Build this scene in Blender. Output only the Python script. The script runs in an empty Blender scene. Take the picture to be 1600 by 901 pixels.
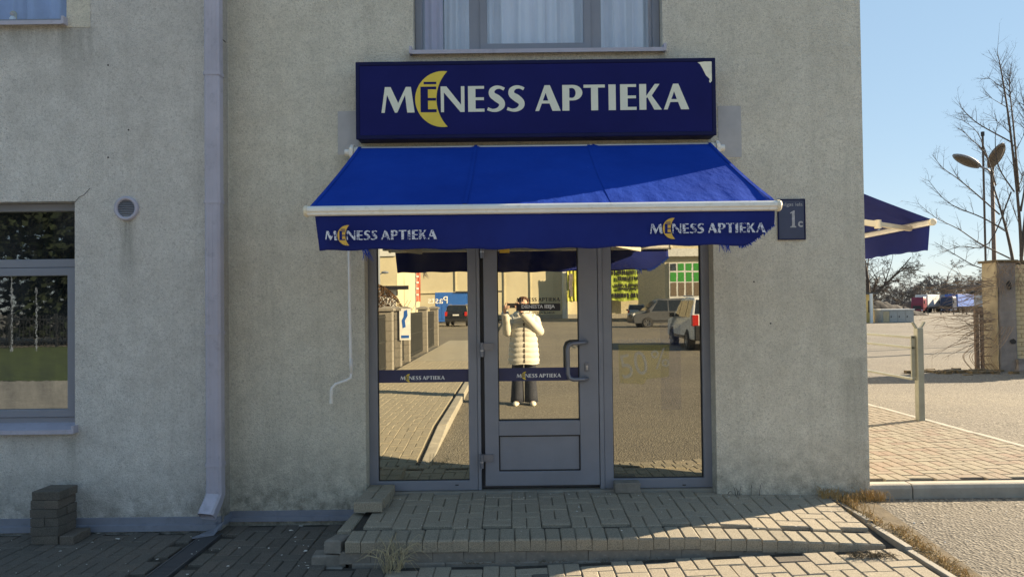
import bpy, bmesh, math, random
from mathutils import Vector, Matrix
from mathutils.geometry import tessellate_polygon
from math import sin, cos, pi, radians as R
random.seed(7)
scene = bpy.context.scene
col = scene.collection

# ------------------------------------------------------------------ camera
CAM = Vector((0.0, -5.45, 1.59))
cd = bpy.data.cameras.new('camera'); cam = bpy.data.objects.new('camera', cd); col.objects.link(cam)
cd.sensor_width = 36; cd.lens = 24.975; cd.clip_start = 0.02; cd.clip_end = 3000; cd.shift_y = 0.00475
CAMROT = Matrix.Rotation(R(90 + 1.0), 3, 'X') @ Matrix.Rotation(R(-0.69), 3, 'Z')
cam.matrix_world = Matrix.Translation(CAM) @ CAMROT.to_4x4()
scene.camera = cam
scene.render.resolution_x, scene.render.resolution_y = 1024, 576

# ------------------------------------------------------------------ sky and sun
SUN_EL, SUN_AZ = 23.0, 25.0            # elevation; degrees behind the facade line, from +X towards +Y
world = bpy.data.worlds.new('World'); scene.world = world; world.use_nodes = True
wt = world.node_tree; wt.nodes.clear()
sky = wt.nodes.new('ShaderNodeTexSky'); sky.sky_type = 'NISHITA'; sky.sun_disc = False
sky.sun_elevation = R(SUN_EL); sky.sun_rotation = R(90 - SUN_AZ)
sky.air_density = 1.0; sky.dust_density = 0.0; sky.ozone_density = 5.0
bg = wt.nodes.new('ShaderNodeBackground'); bg.inputs[1].default_value = 0.145
wo = wt.nodes.new('ShaderNodeOutputWorld')
gm_ = wt.nodes.new('ShaderNodeGamma'); gm_.inputs[1].default_value = 0.30     # the camera's own even rendering of a bright clear sky
wt.links.new(sky.outputs[0], gm_.inputs[0]); hs_ = wt.nodes.new('ShaderNodeHueSaturation'); hs_.inputs['Saturation'].default_value = 1.5
wt.links.new(gm_.outputs[0], hs_.inputs['Color']); wt.links.new(hs_.outputs[0], bg.inputs[0]); wt.links.new(bg.outputs[0], wo.inputs[0])
sd = Vector((cos(R(SUN_EL)) * cos(R(SUN_AZ)), cos(R(SUN_EL)) * sin(R(SUN_AZ)), sin(R(SUN_EL))))
sl = bpy.data.lights.new('sun', 'SUN'); sl.energy = 5.0; sl.angle = R(0.5); sl.color = (1.0, 0.82, 0.58)
sun = bpy.data.objects.new('sun', sl); col.objects.link(sun)
sun.rotation_euler = (-sd).to_track_quat('-Z', 'Y').to_euler()
scene.view_settings.view_transform = 'Standard'
scene.view_settings.look = 'None'
scene.view_settings.exposure = 1.8
scene.view_settings.gamma = 1.0
scene.cycles.max_bounces = 8
scene.cycles.transparent_max_bounces = 12

# ------------------------------------------------------------------ helpers
def ray(px, py):
    d = Vector(((px - 800) / 1110, -(py - 458.1) / 1110, -1))
    return CAMROT @ d
def P(px, py, y=0.0):                   # where the sight line of a photo pixel meets the vertical plane y
    d = ray(px, py); return CAM + d * ((y - CAM.y) / d.y)
def G(px, py, zf):                      # ... or the ground
    d = ray(px, py); z = zf if not callable(zf) else 0.1
    for _ in range(30):
        p = CAM + d * ((z - CAM.z) / d.z)
        if not callable(zf): break
        z = zf(p.x, p.y)
    return p
def rect(x0, x1, y0, y1, y):            # pixel rectangle -> x0,x1,z0,z1 on plane y
    my, mx = (y0 + y1) / 2, (x0 + x1) / 2
    return P(x0, my, y).x, P(x1, my, y).x, P(mx, y1, y).z, P(mx, y0, y).z

def tag(o, label=None, cat=None, group=None, kind=None):
    if label: o['label'] = label
    if cat: o['category'] = cat
    if group: o['group'] = group
    if kind: o['kind'] = kind
    return o
def empty(name, loc=(0, 0, 0), rz=0.0, label=None, cat=None, group=None, kind=None):
    o = bpy.data.objects.new(name, None); col.objects.link(o)
    o.location = loc; o.rotation_euler = (0, 0, rz); o.empty_display_size = 0.2
    return tag(o, label, cat, group, kind)
def link_mesh(name, me, parent=None, loc=(0, 0, 0), rot=(0, 0, 0)):
    o = bpy.data.objects.new(name, me); col.objects.link(o)
    o.parent = parent; o.location = loc; o.rotation_euler = rot
    return o
def copy_tree(o, parent=None):
    c = o.copy(); col.objects.link(c); c.parent = parent
    for ch in list(o.children): copy_tree(ch, c)
    return c

class MB:
    def __init__(s): s.v = []; s.f = []; s.m = []
    def add(s, vs, fs, mi=0):
        n = len(s.v); s.v += [tuple(v) for v in vs]; s.f += [tuple(i + n for i in f) for f in fs]; s.m += [mi] * len(fs)
        return s
    def box(s, x0, x1, y0, y1, z0, z1, mi=0, M=None):
        vs = [Vector(p) for p in ((x0,y0,z0),(x1,y0,z0),(x1,y1,z0),(x0,y1,z0),(x0,y0,z1),(x1,y0,z1),(x1,y1,z1),(x0,y1,z1))]
        if M: vs = [M @ v for v in vs]
        return s.add(vs, [(0,3,2,1),(4,5,6,7),(0,1,5,4),(1,2,6,5),(2,3,7,6),(3,0,4,7)], mi)
    def bar(s, a, b, w, h=None, mi=0):  # rectangular bar a->b
        a, b = Vector(a), Vector(b); h = h or w; d = (b - a); L = d.length
        q = d.to_track_quat('X', 'Z').to_matrix().to_4x4()
        return s.box(0, L, -w/2, w/2, -h/2, h/2, mi, Matrix.Translation(a) @ q)
    def tube(s, path, rad, n=8, caps=True, mi=0, sy=1.0):
        path = [Vector(p) for p in path]; k = len(path)
        rad = [rad] * k if not hasattr(rad, '__len__') else rad
        vs = []; fs = []; up = None
        for i, p in enumerate(path):
            t = (path[min(i+1, k-1)] - path[max(i-1, 0)])
            t = t.normalized() if t.length > 1e-9 else Vector((0,0,1))
            if up is None: up = t.orthogonal().normalized()
            else:
                up = up - t * up.dot(t)
                up = up.normalized() if up.length > 1e-6 else t.orthogonal().normalized()
            w = t.cross(up)
            for j in range(n):
                a = 2*pi*j/n; vs.append(p + (up*cos(a) + w*sin(a)*sy) * rad[i])
        for i in range(k-1):
            for j in range(n):
                fs.append((i*n+j, i*n+(j+1)%n, (i+1)*n+(j+1)%n, (i+1)*n+j))
        if caps:
            fs.append(tuple(reversed(range(n)))); fs.append(tuple((k-1)*n+j for j in range(n)))
        return s.add(vs, fs, mi)
    def loft(s, rings, caps=True, mi=0):
        n = len(rings[0]); vs = [p for r in rings for p in r]; fs = []
        for i in range(len(rings)-1):
            for j in range(n):
                fs.append((i*n+j, i*n+(j+1)%n, (i+1)*n+(j+1)%n, (i+1)*n+j))
        if caps:
            fs.append(tuple(reversed(range(n)))); fs.append(tuple((len(rings)-1)*n+j for j in range(n)))
        return s.add(vs, fs, mi)
    def ball(s, c, r, n=10, m=7, mi=0, sc=(1,1,1)):
        c = Vector(c); rings = []
        for i in range(m):
            th = pi*(i+0.02*(i==0)-0.02*(i==m-1))/(m-1)
            rings.append([c + Vector((r*sc[0]*sin(th)*cos(2*pi*j/n), r*sc[1]*sin(th)*sin(2*pi*j/n), -r*sc[2]*cos(th))) for j in range(n)])
        return s.loft(rings, True, mi)
    def poly(s, outer, holes=(), mapf=None, depth=0.0, mi=0):
        """flat 2D polygon (u,v) -> mapf(u,v,w); w=depth is the shown face, w=0 the back"""
        loops = [outer] + list(holes)
        tris = tessellate_polygon([[Vector((u, v, 0)) for u, v in l] for l in loops])
        flat = [p for l in loops for p in l]; n = len(flat)
        vs = [mapf(u, v, depth) for u, v in flat]; fs = []
        for t in tris:
            a, b, c = (flat[i] for i in t)
            cr = (b[0]-a[0])*(c[1]-a[1]) - (b[1]-a[1])*(c[0]-a[0])
            fs.append(tuple(t) if cr > 0 else tuple(reversed(t)))
        if depth:
            vs += [mapf(u, v, 0) for u, v in flat]; o = 0
            for l in loops:
                k = len(l)
                for i in range(k): fs.append((o+i, o+i+n, o+(i+1)%k+n, o+(i+1)%k))
                o += k
        return s.add(vs, fs, mi)
    def build(s, name, mats, parent=None, smooth=False, bevel=0.0, loc=(0,0,0), rot=(0,0,0), mesh_only=False, fixn=True):
        me = bpy.data.meshes.new(name); me.from_pydata(s.v, [], s.f)
        mats = mats if isinstance(mats, (list, tuple)) else [mats]
        for m in mats: me.materials.append(m)
        if len(mats) > 1: me.polygons.foreach_set('material_index', s.m)
        if fixn:
            b = bmesh.new(); b.from_mesh(me); bmesh.ops.recalc_face_normals(b, faces=b.faces); b.to_mesh(me); b.free()
        if smooth: me.polygons.foreach_set('use_smooth', [True]*len(me.polygons))
        me.update()
        if mesh_only: return me
        o = link_mesh(name, me, parent, loc, rot)
        if bevel:
            md = o.modifiers.new('bevel', 'BEVEL'); md.width = bevel; md.segments = 2; md.limit_method = 'ANGLE'
        return o

# ------------------------------------------------------------------ materials
MAT = {}
class NT:
    def __init__(s, name):
        s.mat = bpy.data.materials.new(name); s.mat.use_nodes = True
        s.t = s.mat.node_tree; s.b = s.t.nodes['Principled BSDF']; s.L = s.t.links.new
        s.tc = None
    def n(s, kind, **kw):
        nd = s.t.nodes.new('ShaderNode' + kind)
        for k, v in kw.items():
            if k in nd.inputs: nd.inputs[k].default_value = v
            else: setattr(nd, k, v)
        return nd
    def co(s, scale=(1,1,1), which='Object'):
        if not s.tc: s.tc = s.n('TexCoord')
        m = s.n('Mapping'); m.inputs['Scale'].default_value = scale; s.L(s.tc.outputs[which], m.inputs[0]); return m.outputs[0]
    def noise(s, scale, detail=4, rough=0.55, co=None):
        nd = s.n('TexNoise'); nd.inputs['Scale'].default_value = scale; nd.inputs['Detail'].default_value = detail; nd.inputs['Roughness'].default_value = rough
        s.L(co if co is not None else s.co(), nd.inputs['Vector']); return nd.outputs[0]
    def ramp(s, fac, stops):
        r = s.n('ValToRGB'); e = r.color_ramp.elements
        while len(e) < len(stops): e.new(0.5)
        for i, (p, c) in enumerate(stops):
            e[i].position = p; e[i].color = (*c, 1) if hasattr(c, '__len__') else (c, c, c, 1)
        s.L(fac, r.inputs[0]); return r.outputs[0]
    def mix(s, fac, a, b, mode='MIX'):
        m = s.n('MixRGB', blend_type=mode)
        for i, x in ((0, fac), (1, a), (2, b)):
            if isinstance(x, (int, float)): m.inputs[i].default_value = x
            elif isinstance(x, tuple): m.inputs[i].default_value = (*x, 1)
            else: s.L(x, m.inputs[i])
        return m.outputs[0]
    def math(s, op, a, b=0.0):
        m = s.n('Math', operation=op)
        for i, x in ((0, a), (1, b)):
            if isinstance(x, (int, float)): m.inputs[i].default_value = x
            else: s.L(x, m.inputs[i])
        return m.outputs[0]
    def bump(s, h, strength=0.3, dist=0.01, prev=None):
        b = s.n('Bump'); b.inputs['Strength'].default_value = strength; b.inputs['Distance'].default_value = dist
        s.L(h, b.inputs['Height'])
        if prev is not None: s.L(prev, b.inputs['Normal'])
        s.L(b.outputs[0], s.b.inputs['Normal']); return b.outputs[0]
    def color(s, c):
        if isinstance(c, tuple): s.b.inputs['Base Color'].default_value = (*c, 1)
        else: s.L(c, s.b.inputs['Base Color'])
    def set(s, rough=0.6, metal=0.0, spec=None):
        s.b.inputs['Roughness'].default_value = rough; s.b.inputs['Metallic'].default_value = metal
        if spec is not None: s.b.inputs['Specular IOR Level'].default_value = spec
        return s.mat

def plain(name, c, rough=0.6, metal=0.0, var=0.12, scale=6.0, bump=0.0, bscale=60.0, spec=None, dirt=None):
    """a surface of one colour with uneven tone, grain and some dirt"""
    if name in MAT: return MAT[name]
    t = NT(name)
    n1 = t.noise(scale, 5, 0.6); d = tuple(x*(1-var) for x in c); l = tuple(min(1, x*(1+var)) for x in c)
    cc = t.ramp(n1, [(0.3, d), (0.7, l)])
    if dirt:
        n2 = t.noise(scale*3.1, 6, 0.7); cc = t.mix(t.ramp(n2, [(0.55, 0.0), (0.75, 0.6)]), cc, dirt)
    t.color(cc)
    if bump: t.bump(t.noise(bscale, 4, 0.6), bump, 0.004)
    MAT[name] = t.set(rough, metal, spec); return MAT[name]

def stucco(name, a, b, stainc, groundz=0.05, drips=()):
    t = NT(name); co = t.co()
    big = t.noise(0.9, 4, 0.6, co); mid = t.noise(7, 5, 0.65, co); fine = t.noise(70, 4, 0.65, co); fine.node.inputs['Distortion'].default_value = 1.6
    c = t.ramp(big, [(0.32, a), (0.68, b)])
    c = t.mix(t.ramp(mid, [(0.40, 0.0), (0.72, 0.42)]), c, tuple(x*0.70 for x in a))
    c = t.mix(t.ramp(t.noise(1.7, 6, 0.7, co), [(0.48, 0.0), (0.74, 0.26)]), c, tuple(x*0.62 for x in a))
    c = t.mix(t.ramp(fine, [(0.36, 0.62), (0.54, 0.0)]), c, tuple(x*0.48 for x in a))
    # vertical rain streaks and the grimy splash zone at the foot of the wall
    st = t.noise(5, 5, 0.7, t.co((1.0, 1.0, 0.06)))
    c = t.mix(t.ramp(st, [(0.54, 0.0), (0.82, 0.28)]), c, stainc)
    sx = t.n('SeparateXYZ'); t.L(t.tc.outputs['Object'], sx.inputs[0])
    g = t.n('MapRange'); t.L(sx.outputs[2], g.inputs[0])
    g.inputs[1].default_value = groundz + 0.55; g.inputs[2].default_value = groundz - 0.02
    gg = t.math('MULTIPLY', g.outputs[0], t.ramp(t.noise(9, 6, 0.75, co), [(0.38, 0.05), (0.62, 1.0)]))
    c = t.mix(t.math('MULTIPLY', gg, 0.95), c, stainc)
    for x0, x1, zt_, ln in drips:                     # runs of dirty water below vents and sill ends
        def ramp_(src, lo, hi):
            m = t.n('MapRange'); m.interpolation_type = 'SMOOTHSTEP'; t.L(src, m.inputs[0]); m.inputs[1].default_value = lo; m.inputs[2].default_value = hi; return m.outputs[0]
        w_ = (x1-x0)*0.45; m1 = t.math('MULTIPLY', ramp_(sx.outputs[0], x0-w_, x0+w_), ramp_(sx.outputs[0], x1+w_, x1-w_))
        m2 = t.math('MULTIPLY', ramp_(sx.outputs[2], zt_-ln, zt_-0.02), ramp_(sx.outputs[2], zt_+0.02, zt_))
        nn_ = t.ramp(t.noise(14, 5, 0.7, t.co((1.0, 1.0, 0.10))), [(0.32, 0.1), (0.66, 1.0)])
        c = t.mix(t.math('MULTIPLY', t.math('MULTIPLY', t.math('MULTIPLY', m1, m2), nn_), 0.6), c, stainc)
    t.color(c)
    v = t.n('TexVoronoi'); v.inputs['Scale'].default_value = 120; t.L(co, v.inputs['Vector'])
    h = t.math('ADD', t.math('MULTIPLY', v.outputs[0], 0.5), t.noise(75, 5, 0.7, co))
    n = t.bump(h, 0.9, 0.010)
    t.bump(t.noise(1.6, 2, 0.5, co), 0.5, 0.05, n)
    MAT[name] = t.set(0.92, 0, 0.2); return MAT[name]

def paver_mat(name, cols, dust=(0.36, 0.33, 0.27), dustamt=0.35):
    t = NT(name); oi = t.n('ObjectInfo'); co = t.co()
    k = len(cols)
    base = t.ramp(oi.outputs['Random'], [(i/(k-1) if k > 1 else 0, c) for i, c in enumerate(cols)])
    off = t.n('VectorMath', operation='ADD'); t.L(co, off.inputs[0])
    cb = t.n('CombineXYZ'); 
    for i in range(3): t.L(t.math('MULTIPLY', oi.outputs['Random'], 57.3 + 11*i), cb.inputs[i])
    t.L(cb.outputs[0], off.inputs[1])
    c2 = off.outputs[0]
    c = t.mix(t.ramp(t.noise(160, 3, 0.7, c2), [(0.36, 0.75), (0.58, 0.0)]), base, tuple(x*0.4 for x in cols[0]))
    c = t.mix(t.ramp(t.noise(18, 5, 0.7, c2), [(0.4, 0.0), (0.8, dustamt)]), c, dust)
    c = t.mix(t.ramp(t.noise(30, 4, 0.75, c2), [(0.62, 0.0), (0.75, 0.4)]), c, tuple(x*0.5 for x in cols[0]))
    t.color(c); n_ = t.bump(t.noise(220, 4, 0.7, c2), 0.8, 0.003); t.bump(t.noise(28, 4, 0.6, c2), 0.5, 0.004, n_)
    MAT[name] = t.set(0.9, 0, 0.25); return MAT[name]

def brick_mat(name, c1, c2, mortar, bw, bh, scale=1.0, rot=0.0):
    t = NT(name); co = t.co()
    b = t.n('TexBrick'); t.L(co, b.inputs['Vector'])
    b.inputs['Color1'].default_value = (*c1, 1); b.inputs['Color2'].default_value = (*c2, 1); b.inputs['Mortar'].default_value = (*mortar, 1)
    b.inputs['Scale'].default_value = scale; b.inputs['Brick Width'].default_value = bw; b.inputs['Row Height'].default_value = bh; b.inputs['Mortar Size'].default_value = 0.006
    t.color(t.mix(t.ramp(t.noise(5, 5, 0.7, co), [(0.35, 0.0), (0.8, 0.5)]), b.outputs[0], tuple(x*0.8 for x in c1)))
    MAT[name] = t.set(0.9); return MAT[name]

stucco('stucco', (0.71, 0.675, 0.57), (0.80, 0.765, 0.66), (0.22, 0.21, 0.17), 0.05, [(P(528, 300, 0).x, P(556, 300, 0).x, P(540, 245, 0).z, 0.6), (P(1120, 300, 0).x, P(1150, 300, 0).x, P(1140, 250, 0).z, 0.7), (P(628, 100, 0).x, P(650, 100, 0).x, P(640, 88, 0).z, 0.5), (P(1030, 100, 0).x, P(1046, 100, 0).x, P(1040, 82, 0).z, 0.3), (P(1318, 650, 0).x, P(1350, 650, 0).x, P(1340, 560, 0).z, 1.1)])
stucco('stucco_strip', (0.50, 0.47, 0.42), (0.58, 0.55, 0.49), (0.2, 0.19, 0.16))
stucco('stucco_grey', (0.63, 0.61, 0.575), (0.76, 0.745, 0.71), (0.21, 0.205, 0.18), -0.05, [(P(186, 345, -.18).x, P(210, 345, -.18).x, P(198, 345, -.18).z, 0.75), (P(104, 690, -.18).x, P(122, 690, -.18).x, P(110, 686, -.18).z, 0.5), (P(-10, 45, -.18).x, P(106, 45, -.18).x, P(50, 44, -.18).z, 0.30), (P(100, 130, -.18).x, P(145, 130, -.18).x, P(120, 44, -.18).z, 0.7)])
plain('plaster_patch', (0.44, 0.44, 0.45), 0.9, bump=0.4, bscale=50, var=0.08, scale=9)
plain('frame_metal', (0.215, 0.23, 0.275), 0.38, 0.0, 0.08, 3, spec=0.5)
plain('frame_dark', (0.02, 0.022, 0.03), 0.5)
plain('panel_metal', (0.225, 0.24, 0.285), 0.42, 0.0, 0.08, 4)
plain('frame_shade', (0.06, 0.066, 0.085), 0.5)
plain('gasket', (0.012, 0.012, 0.014), 0.6)
plain('steel', (0.5, 0.5, 0.52), 0.35, 0.8)
plain('handle_metal', (0.19, 0.20, 0.24), 0.3, 0.3)
plain('lilac_metal', (0.42, 0.415, 0.50), 0.5, 0.0, 0.09, 4, dirt=(0.24, 0.24, 0.30))
plain('flashing_metal', (0.22, 0.24, 0.295), 0.45, 0.1, 0.12, 4, dirt=(0.12, 0.12, 0.14))
plain('white_metal', (0.78, 0.77, 0.73), 0.4, 0, 0.05, 5, dirt=(0.5, 0.46, 0.36))
plain('cream_paint', (0.70, 0.64, 0.50), 0.5, 0, 0.08, 5)
plain('sign_navy', (0.010, 0.012, 0.105), 0.5, 0, 0.12, 2.5, spec=0.12)
plain('sign_edge', (0.009, 0.011, 0.06), 0.5, spec=0.15)
plain('sign_letter', (0.78, 0.78, 0.62), 0.5, 0, 0.04)
plain('sign_yellow', (0.80, 0.60, 0.06), 0.45, 0, 0.05)
plain('sign_peel', (0.85, 0.83, 0.66), 0.6, 0, 0.1, 20)
plain('curtain', (0.82, 0.82, 0.88), 0.9, 0, 0.06, 3)
plain('curtain_mauve', (0.50, 0.40, 0.52), 0.9, 0, 0.1, 3)
plain('curtain_blue', (0.25, 0.33, 0.60), 0.9, 0, 0.2, 3)
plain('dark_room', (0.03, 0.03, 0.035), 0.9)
plain('rubber', (0.025, 0.025, 0.027), 0.7, 0, 0.3)
plain('black_plastic', (0.02, 0.02, 0.022), 0.45)
plain('concrete', (0.31, 0.29, 0.25), 0.9, 0, 0.15, 6, 0.5, 90, dirt=(0.22, 0.2, 0.16))
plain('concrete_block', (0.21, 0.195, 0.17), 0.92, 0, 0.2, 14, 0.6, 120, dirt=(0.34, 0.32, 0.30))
plain('joint_sand', (0.055, 0.049, 0.04), 1.0, 0, 0.35, 30, 0.6, 150)
plain('galvanised', (0.27, 0.28, 0.24), 0.5, 0.3, 0.12, 8, dirt=(0.3, 0.3, 0.25))
plain('grate_iron', (0.11, 0.112, 0.12), 0.55, 0.4)
plain('dry_grass', (0.36, 0.25, 0.10), 0.9, 0, 0.35, 15)
plain('straw', (0.42, 0.36, 0.22), 0.9, 0, 0.3, 15)
plain('soil', (0.12, 0.095, 0.06), 1.0, 0, 0.35, 12, 0.8, 60)
plain('litter', (0.65, 0.64, 0.60), 0.9, 0, 0.3, 40)
plain('bark', (0.085, 0.068, 0.055), 0.95, 0, 0.3, 12, 0.5, 40)
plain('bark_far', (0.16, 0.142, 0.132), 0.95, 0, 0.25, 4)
plain('twig_tan', (0.22, 0.16, 0.11), 0.9, 0, 0.3, 10)
plain('hedge_leaf', (0.17, 0.095, 0.045), 0.9, 0, 0.35, 8)
plain('evergreen', (0.022, 0.034, 0.014), 0.9, 0, 0.4, 5)
plain('lawn', (0.05, 0.075, 0.016), 1.0, 0, 0.35, 2.5, 0.8, 40)
plain('iron_black', (0.022, 0.023, 0.025), 0.5)
plain('mesh_dark', (0.022, 0.023, 0.023), 0.6)
plain('pale_wall', (0.52, 0.47, 0.33), 0.85, 0, 0.06, 0.4)
plain('white_wall', (0.55, 0.56, 0.55), 0.8, 0, 0.06, 0.7)
plain('roof_dark', (0.05, 0.052, 0.055), 0.8)
plain('post_blue', (0.02, 0.11, 0.42), 0.45)
plain('text_white', (0.8, 0.8, 0.8), 0.6)
plain('text_black', (0.012, 0.012, 0.02), 0.5)
plain('film_navy', (0.018, 0.026, 0.10), 0.4, 0, 0.1)
plain('banner_green', (0.33, 0.42, 0.05), 0.6, 0, 0.2, 0.8)
plain('banner_yellow', (0.62, 0.60, 0.10), 0.6, 0, 0.15, 0.8)
plain('banner_red', (0.60, 0.15, 0.10), 0.6, 0, 0.15, 1.2)
plain('shop_green', (0.03, 0.24, 0.03), 0.5)
plain('brick_yellow', (0.44, 0.37, 0.235), 0.9, 0, 0.12, 6, 0.4, 80)
plain('mortar', (0.09, 0.08, 0.065), 1.0)
plain('pillar_tan', (0.34, 0.285, 0.19), 0.92, 0, 0.2, 4, 0.6, 60, dirt=(0.20, 0.16, 0.10))
plain('pillar_grey', (0.20, 0.185, 0.18), 0.92, 0, 0.2, 4, 0.6, 60, dirt=(0.12, 0.105, 0.1))
plain('rust', (0.17, 0.12, 0.09), 0.85, 0, 0.3, 14)
plain('lamp_grey', (0.20, 0.225, 0.27), 0.45, 0.2)
plain('lamp_brown', (0.15, 0.115, 0.08), 0.5, 0.2, 0.25, 8)
plain('lamp_glass', (0.10, 0.085, 0.07), 0.2)
plain('cabin_yellow', (0.55, 0.42, 0.16), 0.8)
plain('cabinet_paint', (0.33, 0.34, 0.33), 0.6)
plain('truck_red', (0.20, 0.015, 0.035), 0.4)
plain('truck_blue', (0.012, 0.022, 0.06), 0.4)
plain('tarp_blue', (0.03, 0.13, 0.50), 0.6)
plain('tarp_grey', (0.19, 0.215, 0.25), 0.7, 0, 0.15, 1.0)
plain('truck_white', (0.7, 0.7, 0.68), 0.5)
plain('car_black', (0.018, 0.019, 0.022), 0.25, 0.2)
plain('car_silver', (0.42, 0.42, 0.42), 0.3, 0.5)
plain('car_grey', (0.10, 0.105, 0.115), 0.3, 0.3)
plain('car_white', (0.75, 0.75, 0.74), 0.3)
plain('car_glass', (0.012, 0.014, 0.016), 0.05, spec=0.8)
plain('lamp_red', (0.45, 0.02, 0.015), 0.2)
plain('plate_white', (0.75, 0.75, 0.75), 0.4)
plain('alloy', (0.6, 0.6, 0.62), 0.3, 0.9)
plain('skin', (0.50, 0.32, 0.24), 0.55, 0, 0.05)
plain('hair', (0.10, 0.045, 0.02), 0.6, 0, 0.3, 30)
plain('coat', (0.60, 0.575, 0.51), 0.75, 0, 0.08, 8, 0.9, 22)
plain('denim', (0.022, 0.026, 0.042), 0.85, 0, 0.2, 20)
plain('shoe', (0.72, 0.68, 0.58), 0.6, 0, 0.1, 10)
plain('plaque', (0.035, 0.045, 0.10), 0.3, 0, 0.12, 12)
plain('plaque_text', (0.42, 0.42, 0.44), 0.5, 0, 0.3, 40)
plain('yellow_sticker', (0.75, 0.48, 0.06), 0.5)
plain('spoil', (0.014, 0.012, 0.012), 1.0, 0, 0.35, 0.3, 0.8, 2.0)

paver_mat('paver_grey', [(0.36, 0.32, 0.25), (0.39, 0.345, 0.265), (0.375, 0.33, 0.26), (0.41, 0.36, 0.275)])
paver_mat('paver_light', [(0.31, 0.28, 0.22), (0.36, 0.325, 0.255), (0.335, 0.305, 0.24)])
paver_mat('paver_mixed', [(0.25, 0.22, 0.17), (0.28, 0.25, 0.195), (0.25, 0.21, 0.165), (0.25, 0.18, 0.14), (0.29, 0.26, 0.20), (0.26, 0.23, 0.18)], dust=(0.30, 0.27, 0.21), dustamt=0.4)
paver_mat('paver_dark', [(0.125, 0.115, 0.10), (0.16, 0.145, 0.125), (0.14, 0.13, 0.115), (0.18, 0.155, 0.13), (0.15, 0.14, 0.12)], (0.2, 0.185, 0.16), 0.3)
brick_mat('far_paving', (0.30, 0.275, 0.22), (0.36, 0.33, 0.26), (0.12, 0.105, 0.08), 0.2, 0.1)

# asphalt: worn, dusty, with aggregate
t = NT('asphalt'); co = t.co(which='Object')
agg = t.n('TexVoronoi'); agg.inputs['Scale'].default_value = 52; t.L(co, agg.inputs['Vector'])
ac = t.ramp(agg.outputs['Color'], [(0.08, (0.06, 0.054, 0.046)), (0.5, (0.145, 0.133, 0.112)), (0.95, (0.29, 0.266, 0.226))])
dustn = t.ramp(t.noise(0.16, 7, 0.7, co), [(0.42, 0.0), (0.66, 0.7)])
ac = t.mix(dustn, ac, (0.225, 0.203, 0.16))
ac = t.mix(t.ramp(t.noise(2.6, 6, 0.7, co), [(0.45, 0.0), (0.72, 0.6)]), ac, (0.15, 0.136, 0.118))
tr = t.noise(0.9, 4, 0.6, t.co((0.08, 1.0, 1.0)))
ac = t.mix(t.ramp(tr, [(0.48, 0.0), (0.64, 0.55)]), ac, (0.155, 0.142, 0.122))
t.color(ac)
n_ = t.bump(agg.outputs['Distance'], 0.9, 0.008); t.bump(t.noise(40, 4, 0.7, co), 0.5, 0.006, n_)
MAT['asphalt'] = t.set(0.95, 0, 0.2)

# awning fabric: faded acrylic canvas that lets some light through
t = NT('awning_fabric'); co = t.co()
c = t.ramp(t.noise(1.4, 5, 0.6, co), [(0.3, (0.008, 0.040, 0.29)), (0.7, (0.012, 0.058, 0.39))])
c = t.mix(t.ramp(t.noise(26, 5, 0.75, co), [(0.66, 0.0), (0.76, 0.16)]), c, (0.3, 0.37, 0.6))
t.color(c)
w = t.n('TexWave'); w.inputs['Scale'].default_value = 160; t.L(co, w.inputs['Vector'])
n_ = t.bump(w.outputs[0], 0.12, 0.001); t.bump(t.noise(9, 4, 0.6, t.co((1.0, 0.35, 1.0))), 0.5, 0.02, n_)
MAT['awning_fabric'] = t.set(0.9, 0, 0.05)
tl = t.n('BsdfTranslucent'); tl.inputs[0].default_value = (0.01, 0.03, 0.25, 1)
mx = t.n('MixShader'); mx.inputs[0].default_value = 0.04
out = t.t.nodes['Material Output']; t.L(t.b.outputs[0], mx.inputs[1]); t.L(tl.outputs[0], mx.inputs[2]); t.L(mx.outputs[0], out.inputs[0])
t = NT('valance_and_shade_fabric'); co = t.co()
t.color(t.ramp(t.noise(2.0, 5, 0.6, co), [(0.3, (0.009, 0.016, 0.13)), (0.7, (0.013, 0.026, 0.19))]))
t.bump(t.noise(5, 4, 0.6, co), 0.4, 0.02); MAT['valance_and_shade_fabric'] = t.set(0.85, 0, 0.2)

def worn_print(name, c, under, amount):
    t = NT(name); co = t.co()
    k = t.math('ADD', t.noise(45, 5, 0.8, co), t.math('MULTIPLY', t.noise(170, 3, 0.7, co), 0.5))
    m = t.ramp(k, [(amount, 0.0), (amount + 0.05, 1.0)])
    t.color(t.mix(m, under, c)); MAT[name] = t.set(0.8, 0, 0.2)
worn_print('worn_white', (0.62, 0.66, 0.75), (0.012, 0.02, 0.15), 0.685)
worn_print('worn_yellow', (0.66, 0.43, 0.09), (0.3, 0.2, 0.05), 0.58)

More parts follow.
